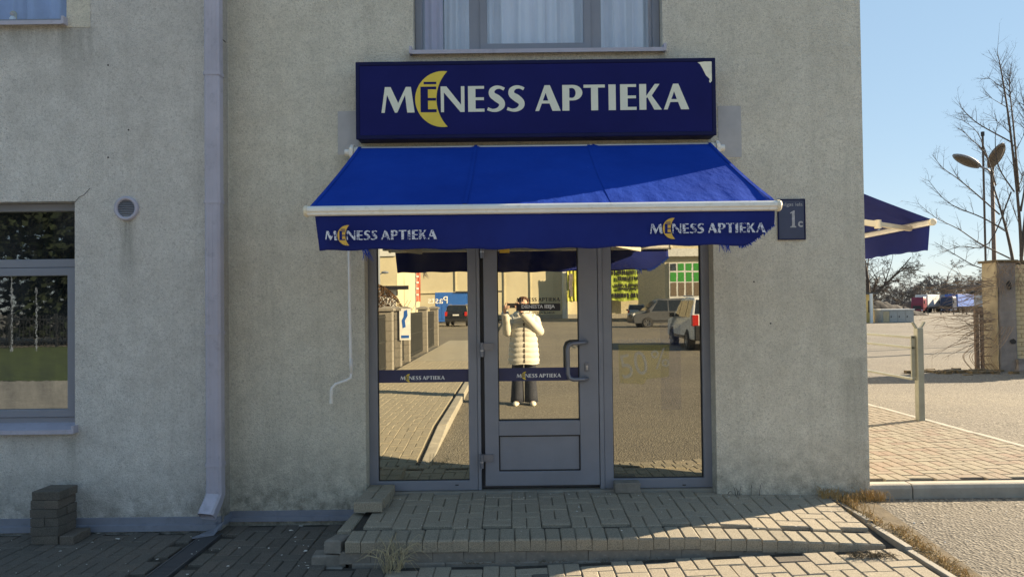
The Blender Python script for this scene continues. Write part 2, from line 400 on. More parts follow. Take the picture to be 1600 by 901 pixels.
def mirror_glass(name, tint, rough, bscale, bstr, dif=None, difamt=0.0, dots=False):
    t = NT(name); co = t.co()
    gl = t.n('BsdfGlossy'); gl.inputs['Roughness'].default_value = rough; gl.inputs[0].default_value = (*tint, 1)
    df = t.n('BsdfDiffuse'); df.inputs[0].default_value = (*(dif or (0.02, 0.02, 0.02)), 1)
    b = t.n('Bump'); b.inputs['Strength'].default_value = bstr; b.inputs['Distance'].default_value = 0.002
    t.L(t.noise(bscale, 3, 0.5, co), b.inputs['Height']); t.L(b.outputs[0], gl.inputs['Normal'])
    mx = t.n('MixShader')
    if dots:
        v = t.n('TexVoronoi'); v.inputs['Scale'].default_value = 150; t.L(co, v.inputs['Vector'])
        t.L(t.ramp(v.outputs[0], [(0.25, min(1, difamt*2.2)), (0.5, difamt*0.35)]), mx.inputs[0])
    else:                                             # dust and wiped smears on the pane
        sm_ = t.math('MULTIPLY', t.noise(3.2, 7, 0.72, co), t.noise(7, 4, 0.6, t.co((1.0, 1.0, 0.25))))
        t.L(t.ramp(sm_, [(0.16, difamt*0.4), (0.42, min(1, difamt*2.6))]), mx.inputs[0])
    t.L(gl.outputs[0], mx.inputs[1]); t.L(df.outputs[0], mx.inputs[2]); t.L(mx.outputs[0], t.t.nodes['Material Output'].inputs[0])
    MAT[name] = t.mat
mirror_glass('mirror_film', (0.655, 0.625, 0.51), 0.0, 1.6, 0.05, (0.30, 0.28, 0.24), 0.07)
mirror_glass('mirror_film_right', (0.53, 0.505, 0.42), 0.0, 9, 0.012, (0.22, 0.21, 0.19), 0.14, True)
mirror_glass('window_glass_dark', (0.27, 0.29, 0.30), 0.0, 30, 0.016, (0.07, 0.075, 0.08), 0.2)
mirror_glass('car_window_far', (0.3, 0.3, 0.3), 0.05, 5, 0.0, (0.01, 0.01, 0.01), 0.6)
def clear_glass(name, fac, tint=(0.9, 0.95, 1.0)):
    t = NT(name)
    gl = t.n('BsdfGlossy'); gl.inputs['Roughness'].default_value = 0.01
    tr = t.n('BsdfTransparent'); tr.inputs[0].default_value = (*tint, 1)
    mx = t.n('MixShader'); mx.inputs[0].default_value = fac
    t.L(tr.outputs[0], mx.inputs[1]); t.L(gl.outputs[0], mx.inputs[2]); t.L(mx.outputs[0], t.t.nodes['Material Output'].inputs[0])
    MAT[name] = t.mat
clear_glass('window_glass', 0.20)
def film(name, c, alpha):               # see-through printed film on the right-hand pane
    t = NT(name)
    df = t.n('BsdfDiffuse'); df.inputs[0].default_value = (*c, 1); tr = t.n('BsdfTransparent')
    mx = t.n('MixShader'); mx.inputs[0].default_value = alpha
    t.L(tr.outputs[0], mx.inputs[1]); t.L(df.outputs[0], mx.inputs[2]); t.L(mx.outputs[0], t.t.nodes['Material Output'].inputs[0])
    MAT[name] = t.mat
film('film_yellow', (0.75, 0.62, 0.03), 0.15)
film('film_white', (0.75, 0.75, 0.75), 0.3)
film('film_blue', (0.06, 0.10, 0.35), 0.07)

# ------------------------------------------------------------------ lettering
def stroke(pts, ws):
    """outline of a brush stroke of varying width through pts"""
    P2 = [Vector((x, y)) for x, y in pts]; n = len(P2); dense = []; dw = []
    for i in range(n - 1):
        p0, p1, p2, p3 = P2[max(i-1, 0)], P2[i], P2[i+1], P2[min(i+2, n-1)]
        for k in range(4):
            u = k / 4
            dense.append(0.5*((2*p1) + (p2-p0)*u + (2*p0-5*p1+4*p2-p3)*u*u + (3*p1-p0-3*p2+p3)*u**3))
            dw.append(ws[i]*(1-u) + ws[i+1]*u)
    dense.append(P2[-1]); dw.append(ws[-1]); l = []; r = []
    for i, p in enumerate(dense):
        d = (dense[min(i+1, len(dense)-1)] - dense[max(i-1, 0)]).normalized(); nn = Vector((-d.y, d.x))
        l.append(tuple(p + nn*dw[i]/2)); r.append(tuple(p - nn*dw[i]/2))
    return l + r[::-1]
def E_(w=136): return [[(0,0),(w,0),(w,25),(62,25),(62,97),(w-4,97),(w-4,120),(62,120),(62,192),(w-2,192),(w-2,215),(0,215)]]
S_ = [stroke([(146,186),(112,202),(74,200),(44,176),(46,140),(86,110),(122,78),(124,44),(92,16),(48,10),(6,24)], [26,24,32,46,52,62,54,46,32,24,26])]
A_ = [[(0,0),(32,0),(55,62),(120,62),(144,0),(212,0),(124,215),(80,215)], [(64,86),(110,86),(88,152)]]
bowl = [(58,215)] + [(88 + 80*sin(a), 150 + 65*cos(a)) for a in [pi*i/12 for i in range(13)]] + [(58,85)]
bowl_in = [(58,190)] + [(80 + 32*sin(a), 148 + 42*cos(a)) for a in [pi*i/10 for i in range(11)]] + [(58,106)]
P_ = [[(0,0),(58,0),(58,85)] + bowl[::-1][1:-1] + [(0,215)], [(58.5,108)] + bowl_in[1:-1][::-1] + [(58.5,188)]]
GL = {'M': [[(0,0),(27,0),(47,150),(112,0),(132,0),(198,148),(215,0),(277,0),(247,215),(205,215),(140,80),(78,215),(30,215)]],
      'N': [[(2,0),(27,0),(27,165),(165,0),(199,0),(199,215),(170,215),(170,60),(49,215),(0,215)]],
      'E': E_(), 'S': S_, 'A': A_, 'P': P_, 'T': [[(62,0),(120,0),(120,190),(178,190),(178,215),(0,215),(0,190),(62,190)]],
      'I': [[(0,0),(60,0),(60,215),(0,215)]],
      'K': [[(0,0),(58,0),(58,97),(68,104),(124,0),(187,0),(104,118),(170,215),(130,215),(58,116),(58,215),(0,215)]]}
mo = [(550 - 0, 340)]
def arc3(a, b, c, n):                  # circle through three points, from a via b to c
    ax, ay = a; bx, by = b; cx, cy = c
    d = 2*(ax*(by-cy)+bx*(cy-ay)+cx*(ay-by))
    ux = ((ax*ax+ay*ay)*(by-cy)+(bx*bx+by*by)*(cy-ay)+(cx*cx+cy*cy)*(ay-by))/d
    uy = ((ax*ax+ay*ay)*(cx-bx)+(bx*bx+by*by)*(ax-cx)+(cx*cx+cy*cy)*(bx-ax))/d
    r = math.hypot(ax-ux, ay-uy); t0 = math.atan2(ay-uy, ax-ux); t1 = math.atan2(cy-uy, cx-ux); tb = math.atan2(by-uy, bx-ux)
    if t0 < 0: t0 += 2*pi
    if t1 < t0 and tb > t0 or (t1 < t0): t1 += 2*pi
    return [(ux + r*cos(t0+(t1-t0)*i/n), uy + r*sin(t0+(t1-t0)*i/n)) for i in range(n+1)]
MOON = arc3((552,342),(282,108),(552,-122),28) + arc3((552,342),(460,112),(552,-122),22)[::-1][1:-1]
WORD = [('M',0),('N',495),('E',724),('S',880),('S',1044),('A',1284),('P',1511),('T',1689),('I',1897),('E',1994),('K',2154),('A',2357)]
MACRON_E = [[(327+x, y) for x, y in E_(134)[0]], [(354,235),(460,235),(460,255),(354,255)]]
def logo(parent, name, origin, ux, uz, width, mats, depth=0.002, step=0.0015, moon=True, one=True):
    """wordmark with the crescent: parts letter (12), crescent, letter; origin = baseline left, ux/uz = unit axes"""
    ux, uz = Vector(ux).normalized(), Vector(uz).normalized(); nrm = ux.cross(uz).normalized(); s = width / 2569; o = Vector(origin)
    def mp(dx, lift): return lambda u, v, w: o + ux*((u+dx)*s) + uz*(v*s) + nrm*(w + lift)
    objs = []
    def put(b, nm, m): objs.append(b.build(nm, m, parent))
    if one:
        b = MB()
        for ch, dx in WORD: b.poly(GL[ch][0], GL[ch][1:], mp(dx, 0), depth)
        put(b, name, mats[0])
    else:
        for ch, dx in WORD: put(MB().poly(GL[ch][0], GL[ch][1:], mp(dx, 0), depth), name, mats[0])
    if moon: put(MB().poly(MOON, (), mp(0, 0), depth), 'crescent', mats[1])
    for l, nm in zip(MACRON_E, (name, 'macron')): put(MB().poly(l, (), mp(0, step), depth), nm, mats[2])
    if one: objs[0]['kind'] = 'stuff'
    return objs
def text(parent, name, body, loc, ux, uz, height, mat, depth=0.0015, width=None, bold=0.0, center=False):
    """plain lettering with the built-in typeface"""
    cu = bpy.data.curves.new(name, 'FONT'); cu.body = body; cu.extrude = 0.0; cu.offset = bold; cu.resolution_u = 3
    to = bpy.data.objects.new(name, cu); col.objects.link(to)
    dg = bpy.context.evaluated_depsgraph_get(); me = bpy.data.meshes.new_from_object(to.evaluated_get(dg))
    bpy.data.objects.remove(to); bpy.data.curves.remove(cu)
    xs = [v.co.x for v in me.vertices]; ys = [v.co.y for v in me.vertices]; x0, x1, y0, y1 = min(xs), max(xs), min(ys), max(ys)
    ux, uz = Vector(ux).normalized(), Vector(uz).normalized(); nrm = ux.cross(uz); loc = Vector(loc)
    sz = height / (y1 - y0); sx = width / (x1 - x0) if width else sz
    off = -(x0 + x1)/2 if center else -x0
    for v in me.vertices: v.co = loc + ux*((v.co.x + off)*sx) + uz*((v.co.y - y0)*sz) + nrm*depth
    me.materials.clear(); me.materials.append(mat); me.update(); me.name = name
    o = link_mesh(name, me, parent)
    if len(body) > 1: o['kind'] = 'stuff'
    return o
# ================================================================== GROUND
def lerp(a, b, t): t = max(0, min(1, t)); return a + (b-a)*t
def gl(x): return -0.04 + 0.033*max(0, x)          # lower paving in front of the building
def zyard(x, y):
    if y < 3: return lerp(0.09, 0.17, y/2.0) if x > 4.9 else 0.17
    return max(0.17 - (y-3)*0.0078, -1.25)
def ground_z(x, y):
    if y <= -1.47:
        if x < -0.86: return -0.14
        return -0.02 if x < 2.5 else -0.015
    if x < 2.44: return -0.16
    if y < 0: return lerp(-0.015, 0.085, (y+1.47)/1.3)
    if x < 4.86: return 0.08
    return zyard(x, y)
xs = [-600,-200,-90,-40,-15,-6,-3,-0.87,-0.85,0.5,1.5,2.43,2.46,3.2,4,4.85,4.87,5.6,7,9,12,16,24,40,70,120,250,600]
ys = [-600,-200,-120,-60,-30,-15,-8,-4,-2.4,-1.48,-1.46,-1.0,-0.5,-0.01,0.01,0.6,1.2,2,3,5,8,12,18,26,40,60,90,130,180,260,600]
g = MB(); nx = len(xs)
g.add([(x, y, ground_z(x, y)) for y in ys for x in xs], [(j*nx+i, j*nx+i+1, (j+1)*nx+i+1, (j+1)*nx+i) for j in range(len(ys)-1) for i in range(nx-1)])
tag(g.build('ground', MAT['asphalt']), kind='structure')

# paving stones: one shared block mesh, chamfered
def paver_mesh(name, l, w, h, mat, ch=0.006, seed=0):
    rnd = random.Random(seed); b = MB(); x, y = l/2, w/2; c = ch
    rj = lambda a: a + rnd.uniform(-0.002, 0.002)
    low = [(-x,-y,-h),(x,-y,-h),(x,y,-h),(-x,y,-h)]; mid = [(rj(px), rj(py), -c) for px, py, _ in low]
    top = [(px*(1-c/x), py*(1-c/y), 0) for px, py, _ in low]
    b.add(low + mid + top, [(0,1,5,4),(1,2,6,5),(2,3,7,6),(3,0,4,7),(4,5,9,8),(5,6,10,9),(6,7,11,10),(7,4,8,11),(8,9,10,11)])
    return b.build(name, mat, mesh_only=True)
def pattern(x0, x1, y0, y1, ph=0.0, inside=None):
    """columns 0.2 wide running away from the wall: one stone across, then two side by side, repeated"""
    out = []; ncol = int(round((x1-x0)/0.2)); 
    for i in range(ncol):
        cx = x0 + 0.2*i + 0.1; v = y1 - ((i*0.15 + ph) % 0.3) + 0.3
        while v > y0 - 0.3:
            out.append((cx, v-0.05, 0.0)); out.append((cx-0.05, v-0.2, 1.0)); out.append((cx+0.05, v-0.2, 1.0)); v -= 0.3
    def ok(p):
        hx, hy = (0.1, 0.05) if not p[2] else (0.05, 0.1)
        if p[1]+hy > y1+0.055 or p[1]-hy < y0-0.055: return False
        return inside is None or inside(p[0], p[1])
    return [p for p in out if ok(p)]
def lay(stones, zf, parent, mats, slope=(0, 0), n_single=300, key=None, jitter=1.0, name='paver', vary=None):
    """the nearest n_single stones as objects of their own, the rest joined as stuff"""
    rnd = random.Random(len(stones)); stones = sorted(stones, key=key or (lambda p: math.hypot(p[0]-CAM.x, p[1]-CAM.y)))
    meshes = {m: [paver_mesh(name, 0.1965, 0.0965, 0.06, MAT[m], seed=k) for k in range(4)] for m in mats}
    rest = MB()
    for k, (x, y, r) in enumerate(stones):
        m = vary(x, y, rnd) if vary else mats[rnd.randrange(len(mats))]
        z = zf(x, y) + rnd.uniform(-0.0025, 0.0025)*jitter
        e = 0.05; sx = (zf(x+e, y)-zf(x-e, y))/(2*e); sy = (zf(x, y+e)-zf(x, y-e))/(2*e)
        nrm = Vector((-sx + rnd.uniform(-.007,.007)*jitter, -sy + rnd.uniform(-.007,.007)*jitter, 1)).normalized()
        q = nrm.to_track_quat('Z', 'Y').to_matrix().to_4x4() @ Matrix.Rotation((pi/2 if r else 0) + rnd.uniform(-.012,.012), 4, 'Z')
        # track quat may spin about z: rebuild with x axis kept
        xa = Vector((1, 0, 0)) - nrm*nrm.x; xa.normalize(); ya = nrm.cross(xa)
        B = Matrix((xa, ya, nrm)).transposed().to_4x4()
        M = Matrix.Translation((x, y, z)) @ B @ Matrix.Rotation((pi/2 if r else 0) + rnd.choice((0, pi)) + rnd.uniform(-.01,.01), 4, 'Z')
        me = meshes[m][rnd.randrange(4)]
        if k < n_single:
            o = link_mesh(name, me, parent); o.matrix_local = M
        else: rest.add([M @ v.co for v in me.vertices], [tuple(p.vertices) for p in me.polygons])
    if rest.v: tag(rest.build(name + '_field', MAT[mats[0]], parent), kind='stuff')

# --- lower paving before the building
fp = empty('forecourt_paving', (0, 0, 0), kind='structure')
b = MB(); N = 14
def slab(b, x0, x1, y0, y1, zf, n=10, th=0.1, m=6):
    vs = []; 
    for j in range(m+1):
        for i in range(n+1):
            x = x0+(x1-x0)*i/n; y = y0+(y1-y0)*j/m; vs.append((x, y, zf(x, y)))
    w = n+1; fs = [(j*w+i, j*w+i+1, (j+1)*w+i+1, (j+1)*w+i) for j in range(m) for i in range(n)]
    b.add(vs, fs)
slab(b, -5.2, -1.05, -1.5, 0.0, lambda x, y: gl(x)-0.022); slab(b, -1.05, 2.44, -1.5, -0.6, lambda x, y: gl(x)-0.022)
b.build('sand_bed', MAT['joint_sand'], fp)
DR0, DR1 = -2.27, -2.13                              # drain channel
def in_fore(x, y):
    if DR0-0.04 < x < DR1+0.04 and y < -0.25: return False
    if x < -2.2 and y > -0.24: return False
    if x > -1.2 and y > step_front(x) - 0.05: return False
    return True
def step_front(x): return -0.92
st = pattern(-5.2, 2.4, -1.5, -0.04, 0.07, in_fore)
lay(st, lambda x, y: gl(x), fp, ['paver_dark', 'paver_grey'], n_single=300,
    vary=lambda x, y, r: 'paver_dark' if x < -0.9 and r.random() < 0.985 or r.random() < 0.12 else 'paver_grey')

# --- sidewalk that runs away from the building on the left (seen in the glass)
def side_z(x, y): return lerp(-0.04, 0.08, (-1.5-y)/1.8) if y > -3.3 else 0.08
sw = empty('sidewalk', (0, 0, 0), kind='structure')
b = MB(); slab(b, -2.85, -0.86, -26, -1.5, lambda x, y: side_z(x, y)-0.02, 2, m=60); b.build('sand_bed', MAT['joint_sand'], sw)
st = pattern(-2.82, -0.98, -14, -1.56, 0.0)
lay(st, side_z, sw, ['paver_light'], n_single=0, jitter=1.3)
b = MB(); slab(b, -2.82, -0.98, -26, -14.0, lambda x, y: side_z(x, y)-0.003, 2, m=4); b.build('far_surface', MAT['far_paving'], sw)
for k, (ya, yb) in enumerate(((-1.52, -2.43), (-2.435, -3.345))):
    b = MB(); b.loft([[(-0.97, y, -0.3), (-0.85, y, -0.3), (-0.85, y, side_z(0, y)-0.008), (-0.97, y, side_z(0, y)+0.004)] for y in (ya, yb)]); b.build('kerb_stone', MAT['concrete'], sw, bevel=0.01)
for k in range(24):
    y = -3.35 - k
    MB().box(-0.97, -0.85, y-0.985, y, -0.3, 0.085).build('kerb_stone', MAT['concrete'], sw, bevel=0.012)
lp = empty('left_yard_paving', (0, 0, 0), kind='structure')
b = MB(); slab(b, -24, -2.86, -11.5, -1.52, lambda x, y: -0.045, 2); b.build('paved_surface', MAT['concrete'], lp)
b = MB(); slab(b, -60, -5.2, -1.52, -0.18, lambda x, y: -0.045, 2); b.build('paved_surface', MAT['far_paving'], lp)
b = MB(); slab(b, -45, -5.5, -27, -11.5, lambda x, y: -0.03 + 0.03*sin(x*1.3)*sin(y), 30, m=20); tag(b.build('lawn', MAT['lawn']), kind='structure')

# --- drain channel
dn = empty('drain_channel', (-2.2, -0.3, gl(-2.2)), label='narrow iron drain grating set in the dark paving below the downspout', cat='drain')
MB().box(-0.07, -0.058, -1.3, 0.06, -0.1, 0.002).build('rail', MAT['grate_iron'], dn); MB().box(0.058, 0.07, -1.3, 0.06, -0.1, 0.002).build('rail', MAT['grate_iron'], dn)
MB().box(-0.058, 0.058, -1.3, 0.06, -0.1, -0.05).build('channel_floor', MAT['soil'], dn)
gm = MB().box(-0.057, 0.057, -0.006, 0.006, -0.02, 0).build('grate_bar', MAT['grate_iron'], mesh_only=True)
for k in range(58):
    o = link_mesh('grate_bar', gm, dn); o.location = (0, 0.04 - k*0.023, -0.001)

# --- entrance step
def step_z(x, y):
    z = lerp(0.145, 0.112, -y/0.92)
    return z - 0.065*max(0, (x-1.1)/1.3) * lerp(0.4, 1, -y/0.9)
es = empty('entrance_step', (0, 0, 0), kind='structure')
b = MB(); SX0, SX1 = -1.08, 2.42; n = 24
pts = [SX0 + (SX1-SX0)*i/n for i in range(n+1)]
vs = []
for x in pts: vs += [(x, 0.13, step_z(x, 0.1)-0.024), (x, step_front(x)+0.02, step_z(x, -0.9)-0.024), (x, step_front(x)+0.02, -0.14)]
fs = []
for i in range(n):
    a, c = i*3, i*3+3; fs += [(a, a+1, c+1, c), (a+1, a+2, c+2, c+1)]
b.add(vs, fs); b.box(SX0, SX0+0.02, -0.9, 0.0, -0.14, 0.08); b.build('mortar_bed', MAT['joint_sand'], es, fixn=False)
st = pattern(-1.02, 2.38, -0.86, 0.05, 0.0, lambda x, y: y > step_front(x) + 0.28)
st = [p for p in st if not (p[0] < -0.95 and p[1] > 1)]
lay(st, step_z, es, ['paver_grey'], n_single=300, jitter=0.8)
em = [paver_mesh('edge_paver', 0.0955, 0.195, 0.075, MAT['paver_light'], 0.009, k) for k in range(4)]
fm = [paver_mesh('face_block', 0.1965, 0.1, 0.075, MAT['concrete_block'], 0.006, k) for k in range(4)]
rnd = random.Random(3); x = -1.03
while x < 2.40:
    yf = step_front(x); a = math.atan2(step_front(x+.05)-step_front(x-.05), .1)
    o = link_mesh('edge_paver', em[rnd.randrange(4)], es, (x, yf+0.098, step_z(x, -0.85) + rnd.uniform(-.002, .002)), (R(3)+rnd.uniform(-.02,.02), rnd.uniform(-.01,.01)+ (0.05 if x > 1.8 else 0), a + rnd.uniform(-.01,.01)))
    x += 0.098
x = -1.04
while x < 2.2:
    yf = step_front(x)
    for lv in range(2):
        zt = step_z(x, -0.9) - 0.076 - lv*0.07
        if zt > gl(x) - 0.03:
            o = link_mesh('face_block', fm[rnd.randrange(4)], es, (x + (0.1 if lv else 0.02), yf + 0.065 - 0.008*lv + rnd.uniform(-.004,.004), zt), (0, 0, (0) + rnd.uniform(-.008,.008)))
    x += 0.198
# broken kerb blocks on the left flank of the step
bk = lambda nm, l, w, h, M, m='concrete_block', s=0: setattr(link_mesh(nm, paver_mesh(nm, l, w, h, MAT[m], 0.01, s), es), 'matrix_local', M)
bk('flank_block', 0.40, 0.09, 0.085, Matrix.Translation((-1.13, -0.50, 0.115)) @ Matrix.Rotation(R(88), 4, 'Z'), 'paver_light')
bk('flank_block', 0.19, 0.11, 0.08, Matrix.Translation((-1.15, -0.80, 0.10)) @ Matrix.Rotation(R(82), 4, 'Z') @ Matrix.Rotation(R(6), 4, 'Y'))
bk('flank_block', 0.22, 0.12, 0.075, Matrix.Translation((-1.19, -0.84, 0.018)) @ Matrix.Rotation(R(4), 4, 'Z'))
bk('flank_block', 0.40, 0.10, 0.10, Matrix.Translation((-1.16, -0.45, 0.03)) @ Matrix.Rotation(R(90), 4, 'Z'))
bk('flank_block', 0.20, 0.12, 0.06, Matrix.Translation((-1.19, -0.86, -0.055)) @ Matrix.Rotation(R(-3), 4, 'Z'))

# --- pavement round the corner on the right, with its kerb
def corner_z(x, y): return 0.19 - 0.004*max(0, y)
cp = empty('corner_pavement', (0, 0, 0), kind='structure')
b = MB(); slab(b, 2.70, 4.85, 0.06, 14, lambda x, y: corner_z(x, y)-0.022, 2); b.build('sand_bed', MAT['joint_sand'], cp)
st = pattern(2.72, 4.86, 0.13, 7.5, 0.0)
lay(st, corner_z, cp, ['paver_mixed'], n_single=300, jitter=0.6)
b = MB(); slab(b, 2.72, 4.86, 7.5, 14, lambda x, y: corner_z(x, y)-0.002, 2); b.build('far_surface', MAT['far_paving'], cp)
kx = 2.71
for L in (0.33, 1.0, 1.0, 1.0):
    bb = MB(); prof = [(-0.005, -0.12), (-0.005, 0.075), (0.012, 0.098), (0.03, 0.105), (0.10, 0.105), (0.10, -0.12)]
    bb.loft([[(kx+0.004, py, 0.086+pz) for py, pz in prof], [(kx+L-0.004, py, 0.086+pz) for py, pz in prof]]); kx += L
    bb.build('kerb_stone', MAT['concrete'], cp, bevel=0.004)
for k in range(12):
    MB().box(4.855, 4.93, 0.11+k, 1.10+k, -0.05, corner_z(0, k)+0.002).build('edging_stone', MAT['concrete'], cp, bevel=0.006)
# --- edging strip between the paving and the asphalt on the right
for k in range(3):
    MB().box(2.43, 2.475, -1.5+k*0.5, -1.505+(k+1)*0.5, -0.15, lerp(gl(2.4)+0.006, 0.10, k/3)).build('edging_stone', MAT['concrete'], fp, bevel=0.004)
b = MB(); slab(b, 2.475, 2.68, -1.9, -0.02, lambda x, y: ground_z(2.6, y)+0.012, 3, m=12); tag(b.build('soil_strip', MAT['soil']), kind='structure')

# ================================================================== THE BUILDING
bd = empty('building', (0, 3, 0), label='pale stuccoed two-storey building with a pharmacy shopfront in grey metal frames', cat='building')
bd_inv = Matrix.Translation((0, -3, 0))
def B(b, name, mat, parent=None, **kw):            # a part given in world coordinates
    o = b.build(name, MAT[mat] if isinstance(mat, str) else [MAT[m] for m in mat], parent or bd, **kw)
    if (parent or bd) is bd: o.location = (0, -3, 0)
    return o
def wall(b, x0, x1, z0, z1, y, th, holes):
    X = sorted({x0, x1, *[h[0] for h in holes], *[h[1] for h in holes]}); Z = sorted({z0, z1, *[h[2] for h in holes], *[h[3] for h in holes]})
    def isin(i, j):
        cx, cz = (X[i]+X[i+1])/2, (Z[j]+Z[j+1])/2
        return any(h[0] < cx < h[1] and h[2] < cz < h[3] for h in holes)
    for i in range(len(X)-1):
        for j in range(len(Z)-1):
            if not isin(i, j): b.add([(X[i], y, Z[j]), (X[i+1], y, Z[j]), (X[i+1], y, Z[j+1]), (X[i], y, Z[j+1])], [(0, 1, 2, 3)])
    for h in holes:
        a, c, d, e = h
        b.add([(a,y,d),(c,y,d),(c,y,e),(a,y,e),(a,y+th,d),(c,y+th,d),(c,y+th,e),(a,y+th,e)], [(0,4,5,1),(1,5,6,2),(2,6,7,3),(3,7,4,0)])
XJ = P(358, 400, 0).x; XC = 2.715; ROOF = 7.2; YL = -0.18
SF = (P(571, 600, 0).x, P(1118, 600, 0).x, 0.12, 2.42)               # shopfront opening
UW = rect(645, 1034, -130, 80, 0); UW = (UW[0], UW[1], UW[2], UW[2]+1.35)
b = MB(); wall(b, XJ, XC, -0.15, ROOF, 0.0, 0.17, [SF, UW])
b.add([(XC,0,-0.15),(XC,12,-0.15),(XC,12,ROOF),(XC,0,ROOF)], [(0,1,2,3)])
B(b, 'wall', 'stucco', fixn=False)
LW = rect(-190, 117, 316, 672, YL); LU = rect(-160, 104, -140, 38, YL)
LU = (LU[0], LU[1], LU[2], LU[2]+1.3)
XL = P(343, 400, YL).x
b = MB(); wall(b, -9, XL, -0.15, ROOF, YL, 0.12, [LW, LU])
B(b, 'wall', 'stucco_grey', fixn=False)
zs_ = P(350, 63, -0.09).z
for za, zb_ in ((-0.15, zs_-0.004), (zs_+0.004, ROOF)):
    b = MB(); b.add([(XL,YL,za),(XJ,0.0,za),(XJ,0.0,zb_),(XL,YL,zb_)], [(0,1,2,3)]); B(b, 'wall_return', 'stucco_strip', fixn=False)
b = MB(); b.box(-9.1, XC+0.1, 0.2, 12, ROOF+0.002, ROOF+0.1); b.box(-9, -8.9, 0, 12, -0.1, ROOF); b.box(-9, XC-0.01, 11.9, 12, -0.1, ROOF); B(b, 'roof', 'roof_dark')
b = MB(); b.tube([(XJ-0.006, -0.004, -0.02+i*0.12) for i in range(60)], [0.008+0.005*random.random() for _ in range(60)], 5); B(b, 'joint_bead', 'stucco')
# lighter plaster patches by the awning ends and the upstairs window
for px in ((528, 561, 174, 242), (1122, 1158, 166, 246)):
    a = rect(*px, 0); b = MB(); b.box(a[0], a[1], -0.004, 0.01, a[2], a[3]); B(b, 'plaster_patch', 'plaster_patch')
a = rect(104, 141, -140, 43, YL); b = MB(); b.box(a[0]+0.002, a[1], YL-0.004, YL+0.01, a[2], a[3]); B(b, 'plaster_patch', 'stucco')
# foot flashing
def flash(x0, x1, y, zt, zb, dz=0.0):
    b = MB(); h = zt - zb
    for (xa, xb) in ((x0, x1),):
        p = [(y+0.01, zt+0.004), (y-0.012, zt), (y-0.014, zb+h*0.5), (y-0.03, zb+h*0.46), (y-0.034, zb), (y+0.01, zb)]
        b.loft([[(xa, q[0], q[1]) for q in p], [(xb, q[0], q[1]+dz) for q in p]])
    B(b, 'foot_flashing', 'flashing_metal')
flash(-9, XL+0.005, YL, P(200, 808, YL).z, P(200, 828, YL).z)
flash(XJ, P(556, 800, 0).x, 0, P(450, 797, 0).z, P(450, 812, 0).z)
b = MB(); zt, zb = P(345, 802, YL).z, P(345, 826, YL).z
b.add([(XL-0.02,YL-0.036,zb),(XJ+0.02,-0.03,zb+0.02),(XJ+0.02,-0.03,zt-0.03),(XL-0.02,YL-0.036,zt-0.05),(XL-0.02,YL-0.03,zb),(XJ+0.02,-0.02,zb+0.02),(XJ+0.02,-0.02,zt-0.03),(XL-0.02,YL-0.03,zt-0.05)],
      [(0,1,2,3),(7,6,5,4),(3,2,6,7),(0,3,7,4),(1,5,6,2)]); B(b, 'foot_flashing', 'flashing_metal')
b = MB(); zp = gl(-2.1)+0.012; xp0, xp1 = P(318, 829, YL).x, P(347, 826, YL).x
b.add([(xp0, YL-0.19, zp), (xp1-0.01, YL-0.12, zp), (xp1+0.03, YL-0.03, zp+0.07), (xp0+0.10, YL-0.05, zp+0.02), (xp0, YL-0.19, zp-0.01), (xp1-0.01, YL-0.12, zp-0.01), (xp1+0.03, YL-0.03, zp+0.05), (xp0+0.10, YL-0.05, zp)],
      [(0,1,2,3),(0,4,5,1),(1,5,6,2),(2,6,7,3),(3,7,4,0)]); B(b, 'flashing_tail', 'flashing_metal')

# --- downspout
ds = empty('downspout', (0, -3, 0)); ds.parent = bd
yd = YL - 0.075
def dsx(py): a, c = P(318, py, yd-0.045).x, P(344, py, yd-0.045).x; return (a+c)/2
xd = (dsx(50) + dsx(740))/2; wd = 0.056; zbot = P(330, 770, yd).z
def boxtube(b, path, hw, hd, ch=0.014):
    rings = []
    for i, p in enumerate(path):
        p = Vector(p); t = (Vector(path[min(i+1, len(path)-1)]) - Vector(path[max(i-1, 0)])).normalized()
        u = Vector((1, 0, 0)) - t*t.x; u.normalize(); w = t.cross(u)
        rings.append([p + u*a + w*c for a, c in ((-hw+ch,-hd),(hw-ch,-hd),(hw,-hd+ch),(hw,hd-ch),(hw-ch,hd),(-hw+ch,hd),(-hw,hd-ch),(-hw,-hd+ch))])
    b.loft(rings, False)
b = MB(); boxtube(b, [(xd, yd, zbot), (xd, yd, ROOF)], wd, 0.045); B(b, 'pipe', 'lilac_metal', ds, fixn=False)
b = MB()
for dx in (-0.03, 0.0, 0.03): b.box(xd+dx-0.005, xd+dx+0.005, yd-0.0475, yd-0.044, zbot+0.02, ROOF)
B(b, 'pipe_rib', 'lilac_metal', ds)
b = MB(); boxtube(b, [(xd, yd, zbot+0.05), (xd, yd, zbot-0.005), (xd-0.006, yd-0.025, zbot-0.05), (xd-0.018, yd-0.075, zbot-0.11), (xd-0.022, yd-0.10, zbot-0.14)], wd+0.002, 0.047); 
e_ = B(b, 'elbow', 'lilac_metal', ds, fixn=False); tag(e_, label='dented elbow at the foot, its paint flaking off'); sm = e_.modifiers.new('t', 'SOLIDIFY'); sm.thickness = 0.003
for py in (117, 316, 520, 724):
    z = P(330, py, yd).z; b = MB(); boxtube(b, [(xd, yd, z-0.013), (xd, yd, z+0.013)], wd+0.005, 0.05); b.box(xd-0.02, xd+0.02, yd+0.04, YL+0.01, z-0.01, z+0.01)
    B(b, 'clamp', 'lilac_metal', ds)

